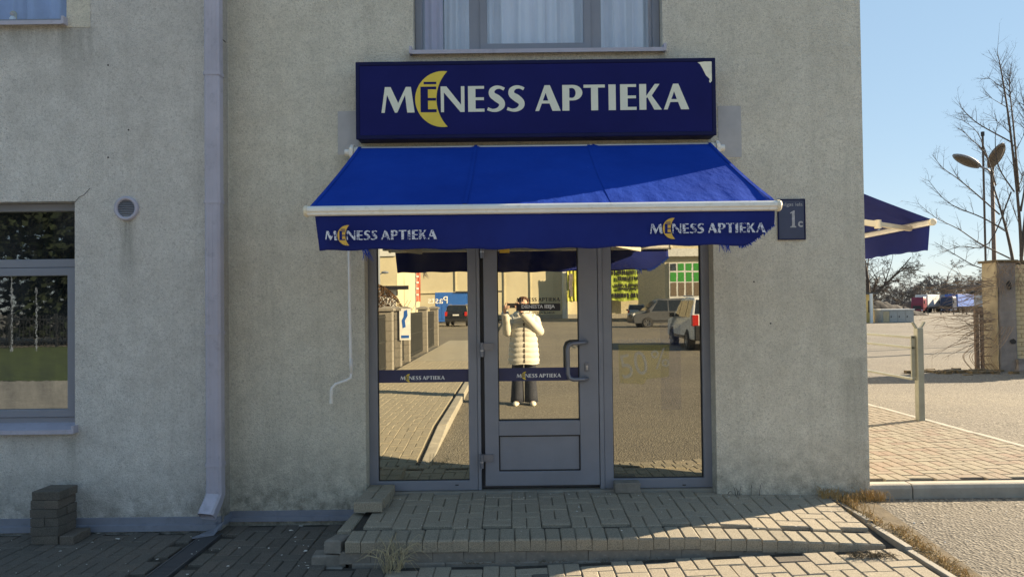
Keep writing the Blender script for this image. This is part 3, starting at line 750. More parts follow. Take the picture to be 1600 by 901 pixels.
# --- round wall vent
c = P(198.5, 326, YL); vt = empty('wall_vent', (c.x, YL-3, c.z)); vt.parent = bd
rv = (P(217.5, 326, YL).x - P(180, 326, YL).x)/2
b = MB(); n = 32
prof = [(rv, 0.01), (rv, -0.018), (rv*0.86, -0.026), (rv*0.72, -0.016), (rv*0.72, 0.01)]
b.loft([[(r*cos(2*pi*i/n), y, r*sin(2*pi*i/n)) for i in range(n)] for r, y in prof], False)
b.build('vent_ring', MAT['lilac_metal'], vt, smooth=True)
MB().poly([(rv*0.73*cos(2*pi*i/n), rv*0.73*sin(2*pi*i/n)) for i in range(n)], (), lambda u, v, w: Vector((u, 0.012, v))).build('vent_back', MAT['gasket'], vt)
for k in range(9):
    z = rv*0.64*(k-4)/4.4; hw = math.sqrt(max(0, (rv*0.72)**2 - z*z))
    if hw > 0.01:
        b = MB(); b.box(-hw, hw, -0.012, 0.006, z-0.0025, z+0.0025, M=Matrix.Translation((0, 0, z)) @ Matrix.Rotation(R(-25), 4, 'X') @ Matrix.Translation((0, 0, -z))); b.build('louvre', MAT['handle_metal'], vt)

for pts_, yy_ in (([(117,316),(124,308),(131,305),(141,294)], YL), ([(560,210),(551,219),(548,231),(541,240)], 0)):
    B(MB().tube([(P(x_, z_, yy_).x, yy_-0.0005, P(x_, z_, yy_).z) for x_, z_ in pts_], 0.0022, 4), 'crack', 'gasket')
# --- old fixing holes in the plaster
for hx_, hy_, yy_ in ((169, 102, YL), (169, 246, YL), (201, 203, YL), (1178, 440, 0), (1204, 505, 0)):
    c = P(hx_, hy_, yy_); B(MB().tube([(c.x, yy_-0.002, c.z), (c.x, yy_+0.003, c.z)], 0.0065, 8), 'fixing_hole', 'gasket')
# --- frames
def frame_ring(b, x0, x1, z0, z1, y0, y1, w, wb=None, wt=None, wr=None):
    """mitred rectangular frame"""
    wb = wb or w; wt = wt or w; wr = wr or w
    o = [(x0,z0),(x1,z0),(x1,z1),(x0,z1)]; i = [(x0+w,z0+wb),(x1-wr,z0+wb),(x1-wr,z1-wt),(x0+w,z1-wt)]
    vs = [(x,y0,z) for x,z in o] + [(x,y0,z) for x,z in i] + [(x,y1,z) for x,z in o] + [(x,y1,z) for x,z in i]; fs = []
    for k in range(4):
        n = (k+1)%4
        fs += [(k,n,n+4,k+4), (k+8,k+12,n+12,n+8), (k,k+8,n+8,n), (k+4,n+4,n+12,k+12)]
    b.add(vs, fs); return b

def casement(name, op, yf, w, panes, sill_px=None, curtains=None, glassmat='window_glass', sashes=()):
    """op: opening; panes: list of (x0,x1,z0,z1) glass fields"""
    wn = empty(name, (0, -3, 0)); wn.parent = bd
    return wn
# ground-floor window on the left
YF = YL + 0.10
wl = empty('window', (0, -3, 0)); wl.parent = bd
zT = P(60, 328, YF).z; zm0, zm1 = P(60, 418, YF).z, P(60, 405, YF).z
xr = P(111, 500, YF).x; xg = P(106, 560, YF).x; zs = P(60, 660, YF).z; zg0 = P(60, 644, YF).z; zg1 = P(60, 432, YF).z
b = MB(); frame_ring(b, LW[0]+0.002, LW[1]-0.002, LW[2]+0.002, LW[3]-0.002, YF, YF+0.07, 0.05, 0.075, 0.055); b.box(LW[0]+0.05, LW[1]-0.05, YF+0.003, YF+0.068, zm0, zm1); B(b, 'frame', 'frame_metal', wl, bevel=0.004)
b = MB(); frame_ring(b, LW[0]+0.052, LW[1]-0.052, LW[2]+0.078, zm0-0.003, YF-0.012, YF+0.05, xr-xg+0.035); B(b, 'sash', 'frame_metal', wl, bevel=0.005)
b = MB(); b.add([(LW[0]+0.05,YF+0.035,zm1),(LW[1]-0.05,YF+0.035,zm1),(LW[1]-0.05,YF+0.035,LW[3]-0.05),(LW[0]+0.05,YF+0.035,LW[3]-0.05)], [(0,1,2,3)]); B(b, 'pane', 'window_glass_dark', wl, fixn=False)
b = MB(); b.add([(LW[0]+0.09,YF+0.012,LW[2]+0.1),(LW[1]-0.09,YF+0.012,LW[2]+0.1),(LW[1]-0.09,YF+0.012,zm0-0.02),(LW[0]+0.09,YF+0.012,zm0-0.02)], [(0,1,2,3)]); B(b, 'pane', 'window_glass_dark', wl, fixn=False)
def sill(x0, x1, y_back, y_front, z, wn, mat='lilac_metal'):
    b = MB(); p = [(y_back, z+0.035), (y_front, z), (y_front, z-0.03), (y_front+0.006, z-0.03), (y_front+0.006, z-0.008), (y_back, z+0.022)]
    b.loft([[(x0, *q) for q in p], [(x1, *q) for q in p]])
    b.box(x1-0.012, x1+0.006, y_front-0.004, y_back, z-0.026, z+0.03); b.box(x0-0.006, x0+0.012, y_front-0.004, y_back, z-0.026, z+0.03)
    B(b, 'sill', mat, wn)
sill(LW[0]-0.03, LW[1]+0.018, YF+0.01, YL-0.055, LW[2]+0.004, wl)
# upstairs left window
wu = empty('window', (0, -3, 0)); wu.parent = bd
b = MB(); frame_ring(b, LU[0]+0.002, LU[1]-0.002, LU[2]+0.002, LU[3]-0.002, YF, YF+0.06, 0.04, 0.075); B(b, 'frame', 'frame_metal', wu, bevel=0.004)
b = MB(); b.add([(LU[0]+.03,YF+.03,LU[2]+.05),(LU[1]-.03,YF+.03,LU[2]+.05),(LU[1]-.03,YF+.03,LU[3]-.03),(LU[0]+.03,YF+.03,LU[3]-.03)], [(0,1,2,3)]); B(b, 'pane', 'window_glass', wu, fixn=False)
def curtain(x0, x1, z0, z1, y, amp, wl_, mat, wn, seed=0):
    rn = random.Random(seed); n = int((x1-x0)/0.012); b = MB(); vs = []; ph = 0; f = 1
    for i in range(n+1):
        if i % 9 == 0: f = rn.uniform(0.6, 1.5)
        ph += f*2*pi*0.012/wl_; yy = y + amp*sin(ph) + amp*0.4*sin(2.3*ph)
        vs += [(x0+0.012*i, yy, z0), (x0+0.012*i+0.01*sin(ph*0.5), yy*1.0, z1)]
    b.add(vs, [(2*i, 2*i+2, 2*i+3, 2*i+1) for i in range(n)]); B(b, 'curtain', mat, wn, smooth=True, fixn=False)
curtain(LU[0], LU[1], LU[2]-0.1, LU[3], YF+0.16, 0.03, 0.16, 'curtain_blue', wu, 1)
sill(LU[0]-0.03, LU[1]+0.004, YF+0.01, YL-0.05, LU[2]+0.004, wu)
# small figurine on the upstairs sill
fg = empty('figurine', (P(20, 12, YF+0.1).x, YF+0.10, LU[2]+0.075), label='small fair-haired doll standing behind the upstairs window at the left edge', cat='figurine')
b = MB(); b.loft([[(r*cos(2*pi*i/12), r*sin(2*pi*i/12), z) for i in range(12)] for r, z in ((.035,0),(.03,.02),(.022,.05),(.012,.065))]); b.build('dress', MAT['plate_white'], fg, smooth=True)
MB().ball((0, 0, 0.082), 0.02).build('head', MAT['skin'], fg, smooth=True)
b = MB(); b.ball((0.003, 0.006, 0.086), 0.024); b.ball((0.012, 0.008, 0.06), 0.014, sc=(1,1,2)); b.build('hair', MAT['straw'], fg, smooth=True)
# upstairs centre window
YC = 0.09
wc = empty('window', (0, -3, 0)); wc.parent = bd
X = lambda px, y=YC: P(px, 40, y).x
Z = lambda py, y=YC: P(840, py, y).z
b = MB(); frame_ring(b, UW[0]+0.002, UW[1]-0.002, UW[2]+0.002, UW[3]-0.002, YC, YC+0.07, X(659)-UW[0], 0.035)
b.box(X(733), X(751), YC+0.002, YC+0.065, UW[2]+0.034, UW[3]-0.04); b.box(X(922), X(939), YC+0.002, YC+0.065, UW[2]+0.034, UW[3]-0.04); B(b, 'frame', 'frame_metal', wc, bevel=0.004)
b = MB(); frame_ring(b, X(750), X(923), UW[2]+0.036, UW[3]-0.04, YC-0.012, YC+0.05, X(761)-X(750)); B(b, 'sash', 'frame_metal', wc, bevel=0.004)
for a, c in ((658, 734), (760, 912), (938, 1010)):
    b = MB(); b.add([(X(a),YC+.03,UW[2]+.03),(X(c)+.02,YC+.03,UW[2]+.03),(X(c)+.02,YC+.03,UW[3]-.03),(X(a),YC+.03,UW[3]-.03)], [(0,1,2,3)]); B(b, 'pane', 'window_glass', wc, fixn=False)
curtain(X(654), X(692), UW[2]-0.1, UW[3], YC+0.13, 0.018, 0.09, 'curtain_mauve', wc, 2)
curtain(X(690), X(1036), UW[2]-0.1, UW[3], YC+0.2, 0.04, 0.13, 'curtain', wc, 3)
sill(UW[0]-0.02, UW[1]+0.01, YC+0.01, -0.05, UW[2]+0.002, wc)
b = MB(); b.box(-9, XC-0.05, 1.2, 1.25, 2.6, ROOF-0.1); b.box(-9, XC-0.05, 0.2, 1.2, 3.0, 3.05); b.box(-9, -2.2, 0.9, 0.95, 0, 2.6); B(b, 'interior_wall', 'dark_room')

# ------------------------------------------------------------------ shopfront
YS = 0.13
sf = empty('shopfront', (0, -3, 0)); sf.parent = bd
XS = lambda px: P(px, 600, YS).x
ZS = lambda py, px=845: P(px, py, YS).z
zb, zt = ZS(764), 2.42
zfl = ZS(764)
x0, x1 = SF[0]+0.004, SF[1]-0.004
# fixed frames
b = MB(); frame_ring(b, XS(576), XS(746), zb, zt, YS, YS+0.07, XS(590)-XS(576), ZS(749)-ZS(764), 0.07); tag(B(b, 'frame', 'frame_metal', sf, bevel=0.005))
b = MB(); frame_ring(b, XS(943), XS(1112), zb, zt, YS, YS+0.07, XS(957)-XS(943), ZS(749)-ZS(764), 0.07); B(b, 'frame', 'frame_metal', sf, bevel=0.005)
b = MB(); b.box(XS(746)+.001, XS(751), YS-0.006, YS+0.05, zb, zt); b.box(XS(936), XS(943)-.001, YS-0.006, YS+0.05, zb, zt); B(b, 'cover_strip', 'panel_metal', sf, bevel=0.003)
b = MB(); b.box(XS(748), XS(940), YS+0.06, YS+0.09, zb, zt); B(b, 'rebate', 'frame_shade', sf)
def pane(a, c, zz0, zz1, y, mat, parent):
    b = MB(); b.add([(a,y,zz0),(c,y,zz0),(c,y,zz1),(a,y,zz1)], [(0,1,2,3)]); return B(b, 'glass_pane', mat, parent, fixn=False)
YG = YS + 0.03
pane(XS(589), XS(734), zb+0.04, zt-0.05, YG, 'mirror_film', sf)
pane(XS(956), XS(1098), zb+0.04, zt-0.05, YG, 'mirror_film_right', sf)
def gasket(a, c, zz0, zz1, parent, y):
    b = MB(); frame_ring(b, a, c, zz0, zz1, y-0.006, y+0.004, 0.009); B(b, 'gasket', 'gasket', parent)
gasket(XS(589.5), XS(733.5), ZS(749.5), zt-0.07, sf, YG); gasket(XS(956.5), XS(1098), ZS(749.5), zt-0.07, sf, YG)
b = MB(); b.box(XS(576), XS(1112), YS-0.03, YS+0.06, zb-0.05, zb-0.003); B(b, 'threshold', 'concrete', sf)
for px in (714, 1069):
    c = P(px, 757, YS); B(MB().box(c.x-0.013, c.x+0.013, YS-0.003, YS+0.004, c.z-0.004, c.z+0.004), 'drain_cap', 'gasket', sf)
# door leaf
dr = empty('door', (0, -3, 0)); dr.parent = bd
YD = YS - 0.012
xa, xb = XS(757), XS(935); zd0 = ZS(757.5); xg0, xg1 = XS(778.5), XS(905.5)
b = MB(); frame_ring(b, xa, xb, zd0, zt-0.08, YD, YD+0.065, xg0-xa, ZS(735)-zd0, 0.1, wr=xb-xg1)
zr0, zr1 = ZS(679.5), ZS(656.5)
b.box(xg0, xg1, YD+0.003, YD+0.06, zr0, zr1); B(b, 'leaf_frame', 'frame_metal', dr, bevel=0.005)
b = MB(); b.box(xg0, xg1, YD+0.022, YD+0.05, ZS(735), zr0); B(b, 'kick_panel', 'panel_metal', dr)
gasket(xg0, xg1, ZS(735), zr0, dr, YD+0.02)
pane(xg0, xg1, zr1, zt-0.16, YG, 'mirror_film', dr); gasket(xg0-.002, xg1+.002, zr1, zt-0.16, dr, YG)
for py in (546, 720, 392):                        # hinges
    c = P(760, py, YD-0.02)
    hg = MB(); hg.tube([(c.x-0.035, YD-0.02, c.z-0.055), (c.x-0.035, YD-0.02, c.z+0.055)], 0.015, 10); hg.box(c.x-0.035, c.x+0.055, YD-0.016, YD-0.001, c.z-0.004, c.z+0.05)
    h = B(hg, 'hinge', 'handle_metal', dr); hb = MB(); hb.tube([(c.x-0.035, YD-0.02, c.z-0.012), (c.x-0.035, YD-0.02, c.z-0.002)], 0.0165, 10); hb.build('washer', MAT['steel'], h)
# pull handle
ht, hb_, hx, hm = P(918, 535, YD-0.05), P(918, 592, YD-0.05), P(887, 563, YD-0.08).x, P(916, 535, YD-0.02).x
b = MB(); path = [(hm, YD, ht.z), (hm, YD-0.03, ht.z), (hm-0.03, YD-0.07, ht.z), (hx+0.04, YD-0.085, ht.z-0.002), (hx+0.012, YD-0.088, ht.z-0.013), (hx, YD-0.088, ht.z-0.045),
        (hx, YD-0.088, hb_.z+0.045), (hx+0.012, YD-0.088, hb_.z+0.013), (hx+0.04, YD-0.085, hb_.z+0.002), (hm-0.03, YD-0.07, hb_.z), (hm, YD-0.03, hb_.z), (hm, YD, hb_.z)]
b.tube(path, 0.0165, 12); B(b, 'handle', 'handle_metal', dr, smooth=True)
c = P(917, 573, YD); b = MB(); b.box(c.x-0.017, c.x+0.017, YD-0.012, YD, c.z-0.035, c.z+0.035); lk = B(b, 'lock', 'handle_metal', dr, bevel=0.004)
b = MB(); b.tube([(c.x, YD-0.018, c.z+0.005), (c.x, YD-0.011, c.z+0.005)], 0.009, 12); b.box(c.x-0.004, c.x+0.004, YD-0.016, YD-0.011, c.z-0.02, c.z); b.build('cylinder', MAT['steel'], lk)
# printed films stuck on the glass
UXW, UZW = (1, 0, 0), (0, 0, 1)
YT = YG - 0.0022
def on_glass(parent, px0, px1, py0, py1, name, mat, lift=0.0):
    a, c = P(px0, (py0+py1)/2, YG), P(px1, (py0+py1)/2, YG); zz0, zz1 = P((px0+px1)/2, py1, YG).z, P((px0+px1)/2, py0, YG).z
    b = MB(); b.add([(a.x,YT-lift,zz0),(c.x,YT-lift,zz0),(c.x,YT-lift,zz1),(a.x,YT-lift,zz1)], [(0,1,2,3)]); return B(b, name, mat, parent, fixn=False)
GLM = (MAT['text_white'], MAT['sign_yellow'], MAT['film_navy'])
on_glass(sf, 591, 732, 577, 597, 'navy_stripe', 'film_navy'); c = P(626, 593.2, YG)
logo(sf, 'stripe_lettering', (c.x, YT-0.001, c.z), UXW, UZW, P(695, 588, YG).x-c.x, GLM, 0.0006, 0.0006)
on_glass(dr, 779, 905, 574, 594.5, 'navy_stripe', 'film_navy'); c = P(807.5, 589.6, YG)
logo(dr, 'stripe_lettering', (c.x, YT-0.001, c.z), UXW, UZW, P(876.5, 585, YG).x-c.x, GLM, 0.0006, 0.0006)
c = P(807, 471, YG); BLK = (MAT['text_black'],)*3
logo(dr, 'door_lettering', (c.x, YT, c.z), UXW, UZW, P(875, 467, YG).x-c.x, BLK, 0.0006, 0.0, moon=False)
on_glass(dr, 806.5, 875.5, 474, 485.5, 'notice_strip', 'text_black')
c = P(841, 483, YG); text(dr, 'notice_lettering', 'DIENESTA IEEJA', (c.x, YT-0.002, c.z), UXW, UZW, 0.036, MAT['text_white'], width=P(867, 480, YG).x-P(815, 480, YG).x, center=True, bold=0.03)
c = P(840, 491, YG); text(dr, 'notice_lettering', 'JAUNĀ APTIEKA BLAKUS', (c.x, YT, c.z), UXW, UZW, 0.026, MAT['text_black'], width=P(867, 480, YG).x-P(814, 480, YG).x, center=True, bold=0.02)
on_glass(dr, 780.5, 796, 388.5, 395, 'yellow_sticker', 'yellow_sticker')
# right-hand pane: faint poster showing through the dotted film
c = P(964, 535.5, YG); text(sf, 'poster_lettering', 'VISAI KOSMĒTIKAI . .', (c.x, YT-0.003, c.z), UXW, UZW, 0.038, MAT['film_white'], width=P(1062, 535, YG).x-c.x)
on_glass(sf, 1032, 1064, 505, 640, 'poster_band', 'film_blue')
pg = [(966,538),(1046,538),(1045,588),(1011,592),(1006,600),(968,598)]
b = MB(); b.poly([(P(x, y, YG).x, P(x, y, YG).z) for x, y in pg][::-1], (), lambda u, v, w: Vector((u, YT-0.002, v))); B(b, 'poster', 'film_yellow', sf, fixn=False)
c = P(974, 592, YG); ca, sa = cos(R(12)), sin(R(12))
text(sf, 'poster_lettering', '50', (c.x, YT-0.003, c.z), (ca, 0, sa), (-sa, 0, ca), 0.19, MAT['film_white'], width=0.21)
c = P(1022, 577, YG); text(sf, 'poster_lettering', '%', (c.x, YT-0.003, c.z), (ca, 0, sa), (-sa, 0, ca), 0.15, MAT['film_white'], width=0.13)
# ================================================================== SIGN BOX
sg = empty('shop_sign', (P(837, 156, 0).x, 0, 0), label='long navy lightbox sign with cream capitals and a yellow crescent above the awning', cat='sign')
SD = -0.16
sx0, sx1, sz0, sz1 = rect(555.5, 1119, 93.5, 214.5, SD); ox = sg.location.x
wz = P(837, 216, SD).z
tilt = -math.atan2(5.5, 563)                          # hung slightly off level in the picture's sense
def SB(b, name, mat, parent=None, **kw): return b.build(name, MAT[mat], parent or sg, **kw)
b = MB(); frame_ring(b, sx0-ox, sx1-ox, sz0, sz1, SD, SD+0.02, 0.03); b.box(sx0-ox+0.004, sx1-ox-0.004, SD+0.02, -0.001, sz0+0.004, sz1-0.004)
SB(b, 'sign_frame', 'sign_edge', bevel=0.006)
b = MB(); b.box(sx0-ox+0.0305, sx1-ox-0.0305, SD+0.004, SD+0.019, sz0+0.0305, sz1-0.0305); SB(b, 'sign_face', 'sign_navy')
c0, c1 = P(596, 176, SD), P(1077, 170, SD); dz = 0.004
logo(sg, 'letter', (c0.x-ox, SD+0.0035, P(836.5, 173.6, SD).z), (1, 0, 0), (0, 0, 1), c1.x-c0.x, (MAT['sign_letter'], MAT['sign_yellow'], MAT['sign_navy']), 0.0025, 0.001, one=False)
pp = [(1090,97),(1112,94.5),(1112.5,126),(1110,129),(1108,127),(1109,123),(1103,117),(1098,107),(1094,100)]
b = MB(); b.poly([(P(x, y+0.5, SD).x-ox, P(x, y+0.5, SD).z) for x, y in pp][::-1], (), lambda u, v, w: Vector((u, SD+0.0032-w, v)), 0.0008); SB(b, 'peeled_patch', 'sign_peel', fixn=False)
for xx in (sx0+0.3, sx1-0.3): SB(MB().box(xx-ox-0.03, xx-ox+0.03, -0.03, -0.0005, sz1-0.01, sz1+0.03), 'bracket', 'sign_edge')

# ================================================================== AWNINGS
def make_awning(name, width, z_top, z_bar, reach, val_h, torn=True, cloth='awning_fabric'):
    """local frame: x along the wall (centre 0), y out from the wall is -y, z world"""
    aw = empty(name); hw = width/2
    nu, nv = 72, 30; b = MB(); vs = []; rn = random.Random(5)
    for j in range(nv+1):
        v = j/nv
        for i in range(nu+1):
            u = i/nu; x = (-hw + width*u)*(0.962 + 0.03*v); y = -0.10 - (reach-0.10)*v
            z = z_top + (z_bar + 0.028 - z_top)*v - 0.035*sin(pi*v)*(0.35 + 0.65*abs(sin(pi*u*1.0)))
            if v > 0.5:                                # puckers where the cloth is pulled to the bar
                k = ((v-0.5)/0.5)
                z += 0.007*k*k*sin(u*150 + 3*sin(u*23) + 5*v)*(0.25+0.75*u)*(1 - 0.55*(v > 0.97))
            for s_ in (0.335, 0.665): z += 0.006*math.exp(-((u-s_)/0.006)**2)
            vs.append((x, y, z))
    w_ = nu+1; b.add(vs, [(j*w_+i, j*w_+i+1, (j+1)*w_+i+1, (j+1)*w_+i) for j in range(nv) for i in range(nu)])
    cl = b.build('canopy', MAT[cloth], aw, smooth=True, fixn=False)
    for s_ in (0.335, 0.665):                          # sewn seams
        i0 = int(s_*nu); b = MB(); row = [Vector(vs[j*w_+i0]) + Vector((0, 0, 0.002)) for j in range(nv+1)]
        b.loft([[p+Vector((-0.011,0,0)), p+Vector((0.011,0,0)), p+Vector((0.011,0,0.002)), p+Vector((-0.011,0,0.002))] for p in row]); b.build('seam', MAT['awning_fabric'], cl)
    for s_ in (-1, 1):                                 # side hems
        i0 = 0 if s_ < 0 else nu; row = [Vector(vs[j*w_+i0]) + Vector((-s_*0.012, 0, 0.003)) for j in range(nv+1)]
        b = MB(); b.loft([[p+Vector((-0.012,0,0)), p+Vector((0.012,0,0)), p+Vector((0.012,0,0.002)), p+Vector((-0.012,0,0.002))] for p in row]); b.build('hem', MAT['awning_fabric'], cl)
    # roller tube with end brackets
    b = MB(); b.tube([(-hw*0.985, -0.085, z_top-0.035), (hw*0.985, -0.085, z_top-0.035)], 0.042, 14); b.build('roller', MAT['white_metal'], aw, smooth=True)
    for s_ in (-1, 1):
        b = MB(); xx = s_*(hw*0.985 + 0.018)
        b.loft([[(xx+dx, y, z) for y, z in ((0.0, z_top-0.10), (-0.07, z_top-0.10), (-0.135, z_top-0.07), (-0.14, z_top-0.01), (-0.09, z_top+0.025), (0.0, z_top+0.02))] for dx in (-0.014, 0.014)])
        br = b.build('end_bracket', MAT['white_metal'], aw, bevel=0.006)
        b = MB(); b.tube([(xx+s_*0.012, -0.085, z_top-0.035), (xx+s_*0.055, -0.085, z_top-0.035)], 0.026, 12); b.build('gear_cap', MAT['white_metal'], br)
    # front bar
    b = MB(); pr = [(-0.006, -0.036), (0.03, -0.036), (0.04, -0.02), (0.04, 0.018), (0.022, 0.036), (-0.008, 0.036), (-0.028, 0.02), (-0.031, -0.004), (-0.02, -0.012), (-0.02, -0.03)]
    b.loft([[(x, -reach-0.015+y*0.85, z_bar+z*0.8) for y, z in pr] for x in (-hw, hw)]); b.build('front_bar', MAT['white_metal'], aw, bevel=0.003)
    for s_ in (-1, 1):
        b = MB(); b.loft([[(s_*(hw+dx), -reach-0.015+0.004+0.036*sc*cos(2*pi*i/14), z_bar+0.034*sc*sin(2*pi*i/14)) for i in range(14)] for dx, sc in ((-0.004, 1), (0.012, 1), (0.02, 0.8))]); b.build('end_cap', MAT['cream_paint'], aw)
    # folding arms
    for s_ in (-1, 1):
        a, e, f = Vector((s_*hw*0.80, -0.10, z_bar+0.14)), Vector((s_*hw*0.52 , -0.62*reach, z_bar-0.01)), Vector((s_*hw*0.78, -reach+0.02, z_bar-0.03))
        if s_ < 0: e.x = -hw*0.97
        b = MB(); b.bar(a, e, 0.05, 0.055); r_ = b.build('arm', MAT['cream_paint'], aw, bevel=0.006)
        b = MB(); b.bar(e, f, 0.04, 0.045); b.build('forearm', MAT['cream_paint'], aw, bevel=0.006)
        b = MB(); b.tube([e+Vector((0,0,-0.04)), e+Vector((0,0,0.04))], 0.032, 12); b.build('elbow', MAT['cream_paint'], r_)
    # hanging valance, bottom right corner torn off and frayed
    nu, nv = 90, 12; vs = []; b = MB(); x_l, x_r = -hw+0.045, hw-0.015
    for i in range(nu+1):
        u = i/nu; x = x_l + (x_r-x_l)*u; h = val_h*(1 - 0.02*sin(u*9))
        if torn and u > 0.93: h = val_h*(1.0 - 0.62*((u-0.93)/0.07)**1.5)
        for j in range(nv+1):
            v = j/nv; vs.append((x + (0.022*v if u < 0.02 else 0), -reach-0.012 + 0.012*v*sin(u*21+1) + 0.02*v*v*sin(u*7), z_bar - 0.03 - h*v + 0.004*sin(u*60)*v*v))
    w_ = nv+1; b.add(vs, [(i*w_+j, (i+1)*w_+j, (i+1)*w_+j+1, i*w_+j+1) for i in range(nu) for j in range(nv)])
    va = b.build('valance', MAT['valance_and_shade_fabric'], aw, smooth=True, fixn=False)
    md = va.modifiers.new('s', 'SOLIDIFY'); md.thickness = 0.002
    return aw, va, vs, w_, nu
ztop = (P(560, 231, -0.10).z + P(1123, 223, -0.10).z)/2
RE = 1.26
bx0, bx1 = P(479, 327, -RE-0.03).x, P(1216, 315, -RE-0.03).x
zbar = (P(479, 332, -RE-0.03).z + P(1216, 318, -RE-0.03).z)/2
vh = zbar - 0.03 - (P(492, 392, -RE).z + P(1000, 386, -RE).z)/2
aw, va, vvs, vw, vn = make_awning('awning', bx1-bx0, ztop, zbar, RE, vh)
tag(aw, 'blue fabric awning with a torn lettered valance over the pharmacy door', 'awning', 'blue awnings on the building')
aw.location = ((bx0+bx1)/2, 0, 0); ax = aw.location.x
yv = -RE - 0.032
for (pa, pb, base) in ((508.5, 683, 374.5), (1015.5, 1196, 364)):
    c = P(pa, base, yv); w_l = P(pb, base, yv).x - c.x; c = P((pa+pb)/2, base-1, yv); 
    logo(va, 'letter', (c.x - w_l/2 - ax, yv-0.005, c.z-0.004), (1, 0, 0), (0, 0, 1), w_l, (MAT['worn_white'], MAT['worn_yellow'], MAT['valance_and_shade_fabric']), 0.001, 0.0008, one=False)
def fringe(pts, n, l0, l1, name='fringe', seed=1):
    rn = random.Random(seed); b = MB()
    for k in range(n):
        t = rn.random()*(len(pts)-1); i = int(t); p = Vector(pts[i]).lerp(Vector(pts[i+1]), t-i); L = rn.uniform(l0, l1)
        d = Vector((rn.uniform(-.5,.9)*L, rn.uniform(-.3,.3)*L, -L))
        b.tube([p+Vector((0,0,0.012)), p + d*0.5 + Vector((rn.uniform(-.006,.006), 0, 0)), p + d], [0.0022, 0.0018, 0.0008], 4)
    tag(b.build(name, MAT['awning_fabric'], va), kind='stuff')
edge = [vvs[i*vw + vw-1] for i in range(int(vn*0.93), vn+1)]
fringe(edge, 90, 0.004, 0.016); fringe([vvs[int(vn*0.885)*vw+vw-1], vvs[int(vn*0.9)*vw+vw-1]], 14, 0.01, 0.045, seed=2)
fringe([vvs[int(vn*0.105)*vw+vw-1], vvs[int(vn*0.115)*vw+vw-1]], 12, 0.03, 0.07, seed=3)
# winding crank hanging at the left end
b = MB(); yk = -0.11
k = [P(x, y, yk) for x, y in ((544, 300), (546, 430), (548, 560), (549, 583))]
b.tube([(p.x-ax, p.y, p.z) for p in k], 0.0115, 8)
b.tube([(k[2].x-ax, yk, k[2].z), (k[3].x-ax, yk, k[3].z+0.02)], 0.014, 8)
k2 = [P(x, y, yk) for x, y in ((549, 580), (548, 590), (541, 594), (524, 600), (518, 606), (518, 612))]
b.tube([(p.x-ax, p.y, p.z) for p in k2], 0.010, 8); k3 = [P(518, 609, yk), P(517.5, 630, yk)]
cr = b.build('crank', MAT['text_white'], aw, smooth=True); b = MB(); b.tube([(p.x-ax, p.y, p.z) for p in k3], 0.0135, 8); b.build('crank_grip', MAT['white_metal'], cr)

# second awning on the side wall, seen from below
sv = [len(vvs)]
aw2, va2, *_ = make_awning('awning', 2.85, 2.86, 2.335, 1.27, 0.235, torn=False, cloth='valance_and_shade_fabric')  # canopy takes the darker valance cloth, shade of the backlit underside put into colour
tag(aw2, 'blue awning on the side wall beyond the corner, its cloth coloured dark for underside shade', 'awning', 'blue awnings on the building')
aw2.rotation_euler = (0, 0, pi/2); aw2.location = (XC, 1.28 + 1.425, 0)

# house number plate
hp = empty('house_number_plate', (P(1236, 343, 0).x, 0, P(1236, 343, 0).z), label='small navy house number plate reading 1c beside the awning tip', cat='sign')
a = rect(1214.5, 1257.5, 312, 375.5, 0); w2, h2 = (a[1]-a[0])/2, (a[3]-a[2])/2
b = MB(); frame_ring(b, -w2, w2, -h2, h2, -0.014, -0.0005, 0.008); b.build('rim', MAT['sign_edge'], hp); MB().box(-w2+.0085, w2-.0085, -0.010, -0.001, -h2+.0085, h2-.0085).build('plate', MAT['plaque'], hp)
yy = -0.0105
text(hp, 'plate_lettering', 'Selgas iela', (-w2+0.02, yy, h2-0.062), UXW, UZW, 0.034, MAT['plaque_text'], width=2*w2-0.04)
b = MB(); pl = lambda pts: b.poly(pts, (), lambda u, v, w: Vector((u, yy-0.001, v)))
pl([(-0.012,-0.062),(0.034,-0.062),(0.034,-0.055),(0.024,-0.05),(0.024,0.068),(0.016,0.068),(-0.010,0.052),(-0.010,0.044),(0.003,0.048),(0.003,-0.05),(-0.012,-0.055)])
b.build('plate_lettering', MAT['plaque_text'], hp, fixn=False)
text(hp, 'plate_lettering', 'c', (0.048, yy, -0.06), UXW, UZW, 0.046, MAT['plaque_text'], bold=0.03)

# ================================================================== LOOSE BRICKS BY THE WALL
pm = [paver_mesh('brick', 0.198, 0.098, 0.058, MAT['paver_dark'], 0.004, 40+k) for k in range(4)]
bs = empty('brick_stack', (P(84, 846, -0.36).x, -0.36, gl(-3)), rz=R(-2), label='knee-high stack of grey paving bricks against the wall below the left window', cat='brick stack')
rnd = random.Random(11); lv = 0.062
for k in range(6):
    wds = [(-0.05, 0), (0.05, 0)] if k % 2 == 0 else None
    if k == 5:
        L = [(-0.0, 0.045, 0), (0.0, -0.05, 0)]
        for x, y, r in L: link_mesh('brick', pm[rnd.randrange(4)], bs, (x+0.012, y, lv*(k+1)), (0, 0, r + rnd.uniform(-.02,.02)))
    elif wds:
        for x, y in wds: link_mesh('brick', pm[rnd.randrange(4)], bs, (x + rnd.uniform(-.004,.004), rnd.uniform(-.006,.006), lv*(k+1)), (0, 0, pi/2 + rnd.uniform(-.03,.03)))
    else:
        for y in (-0.05, 0.05): link_mesh('brick', pm[rnd.randrange(4)], bs, (rnd.uniform(-.006,.006), y, lv*(k+1)), (0, 0, rnd.uniform(-.03,.03)))
link_mesh('brick', pm[0], bs, (0.158, 0.0, lv), (0, 0, pi/2+0.03))
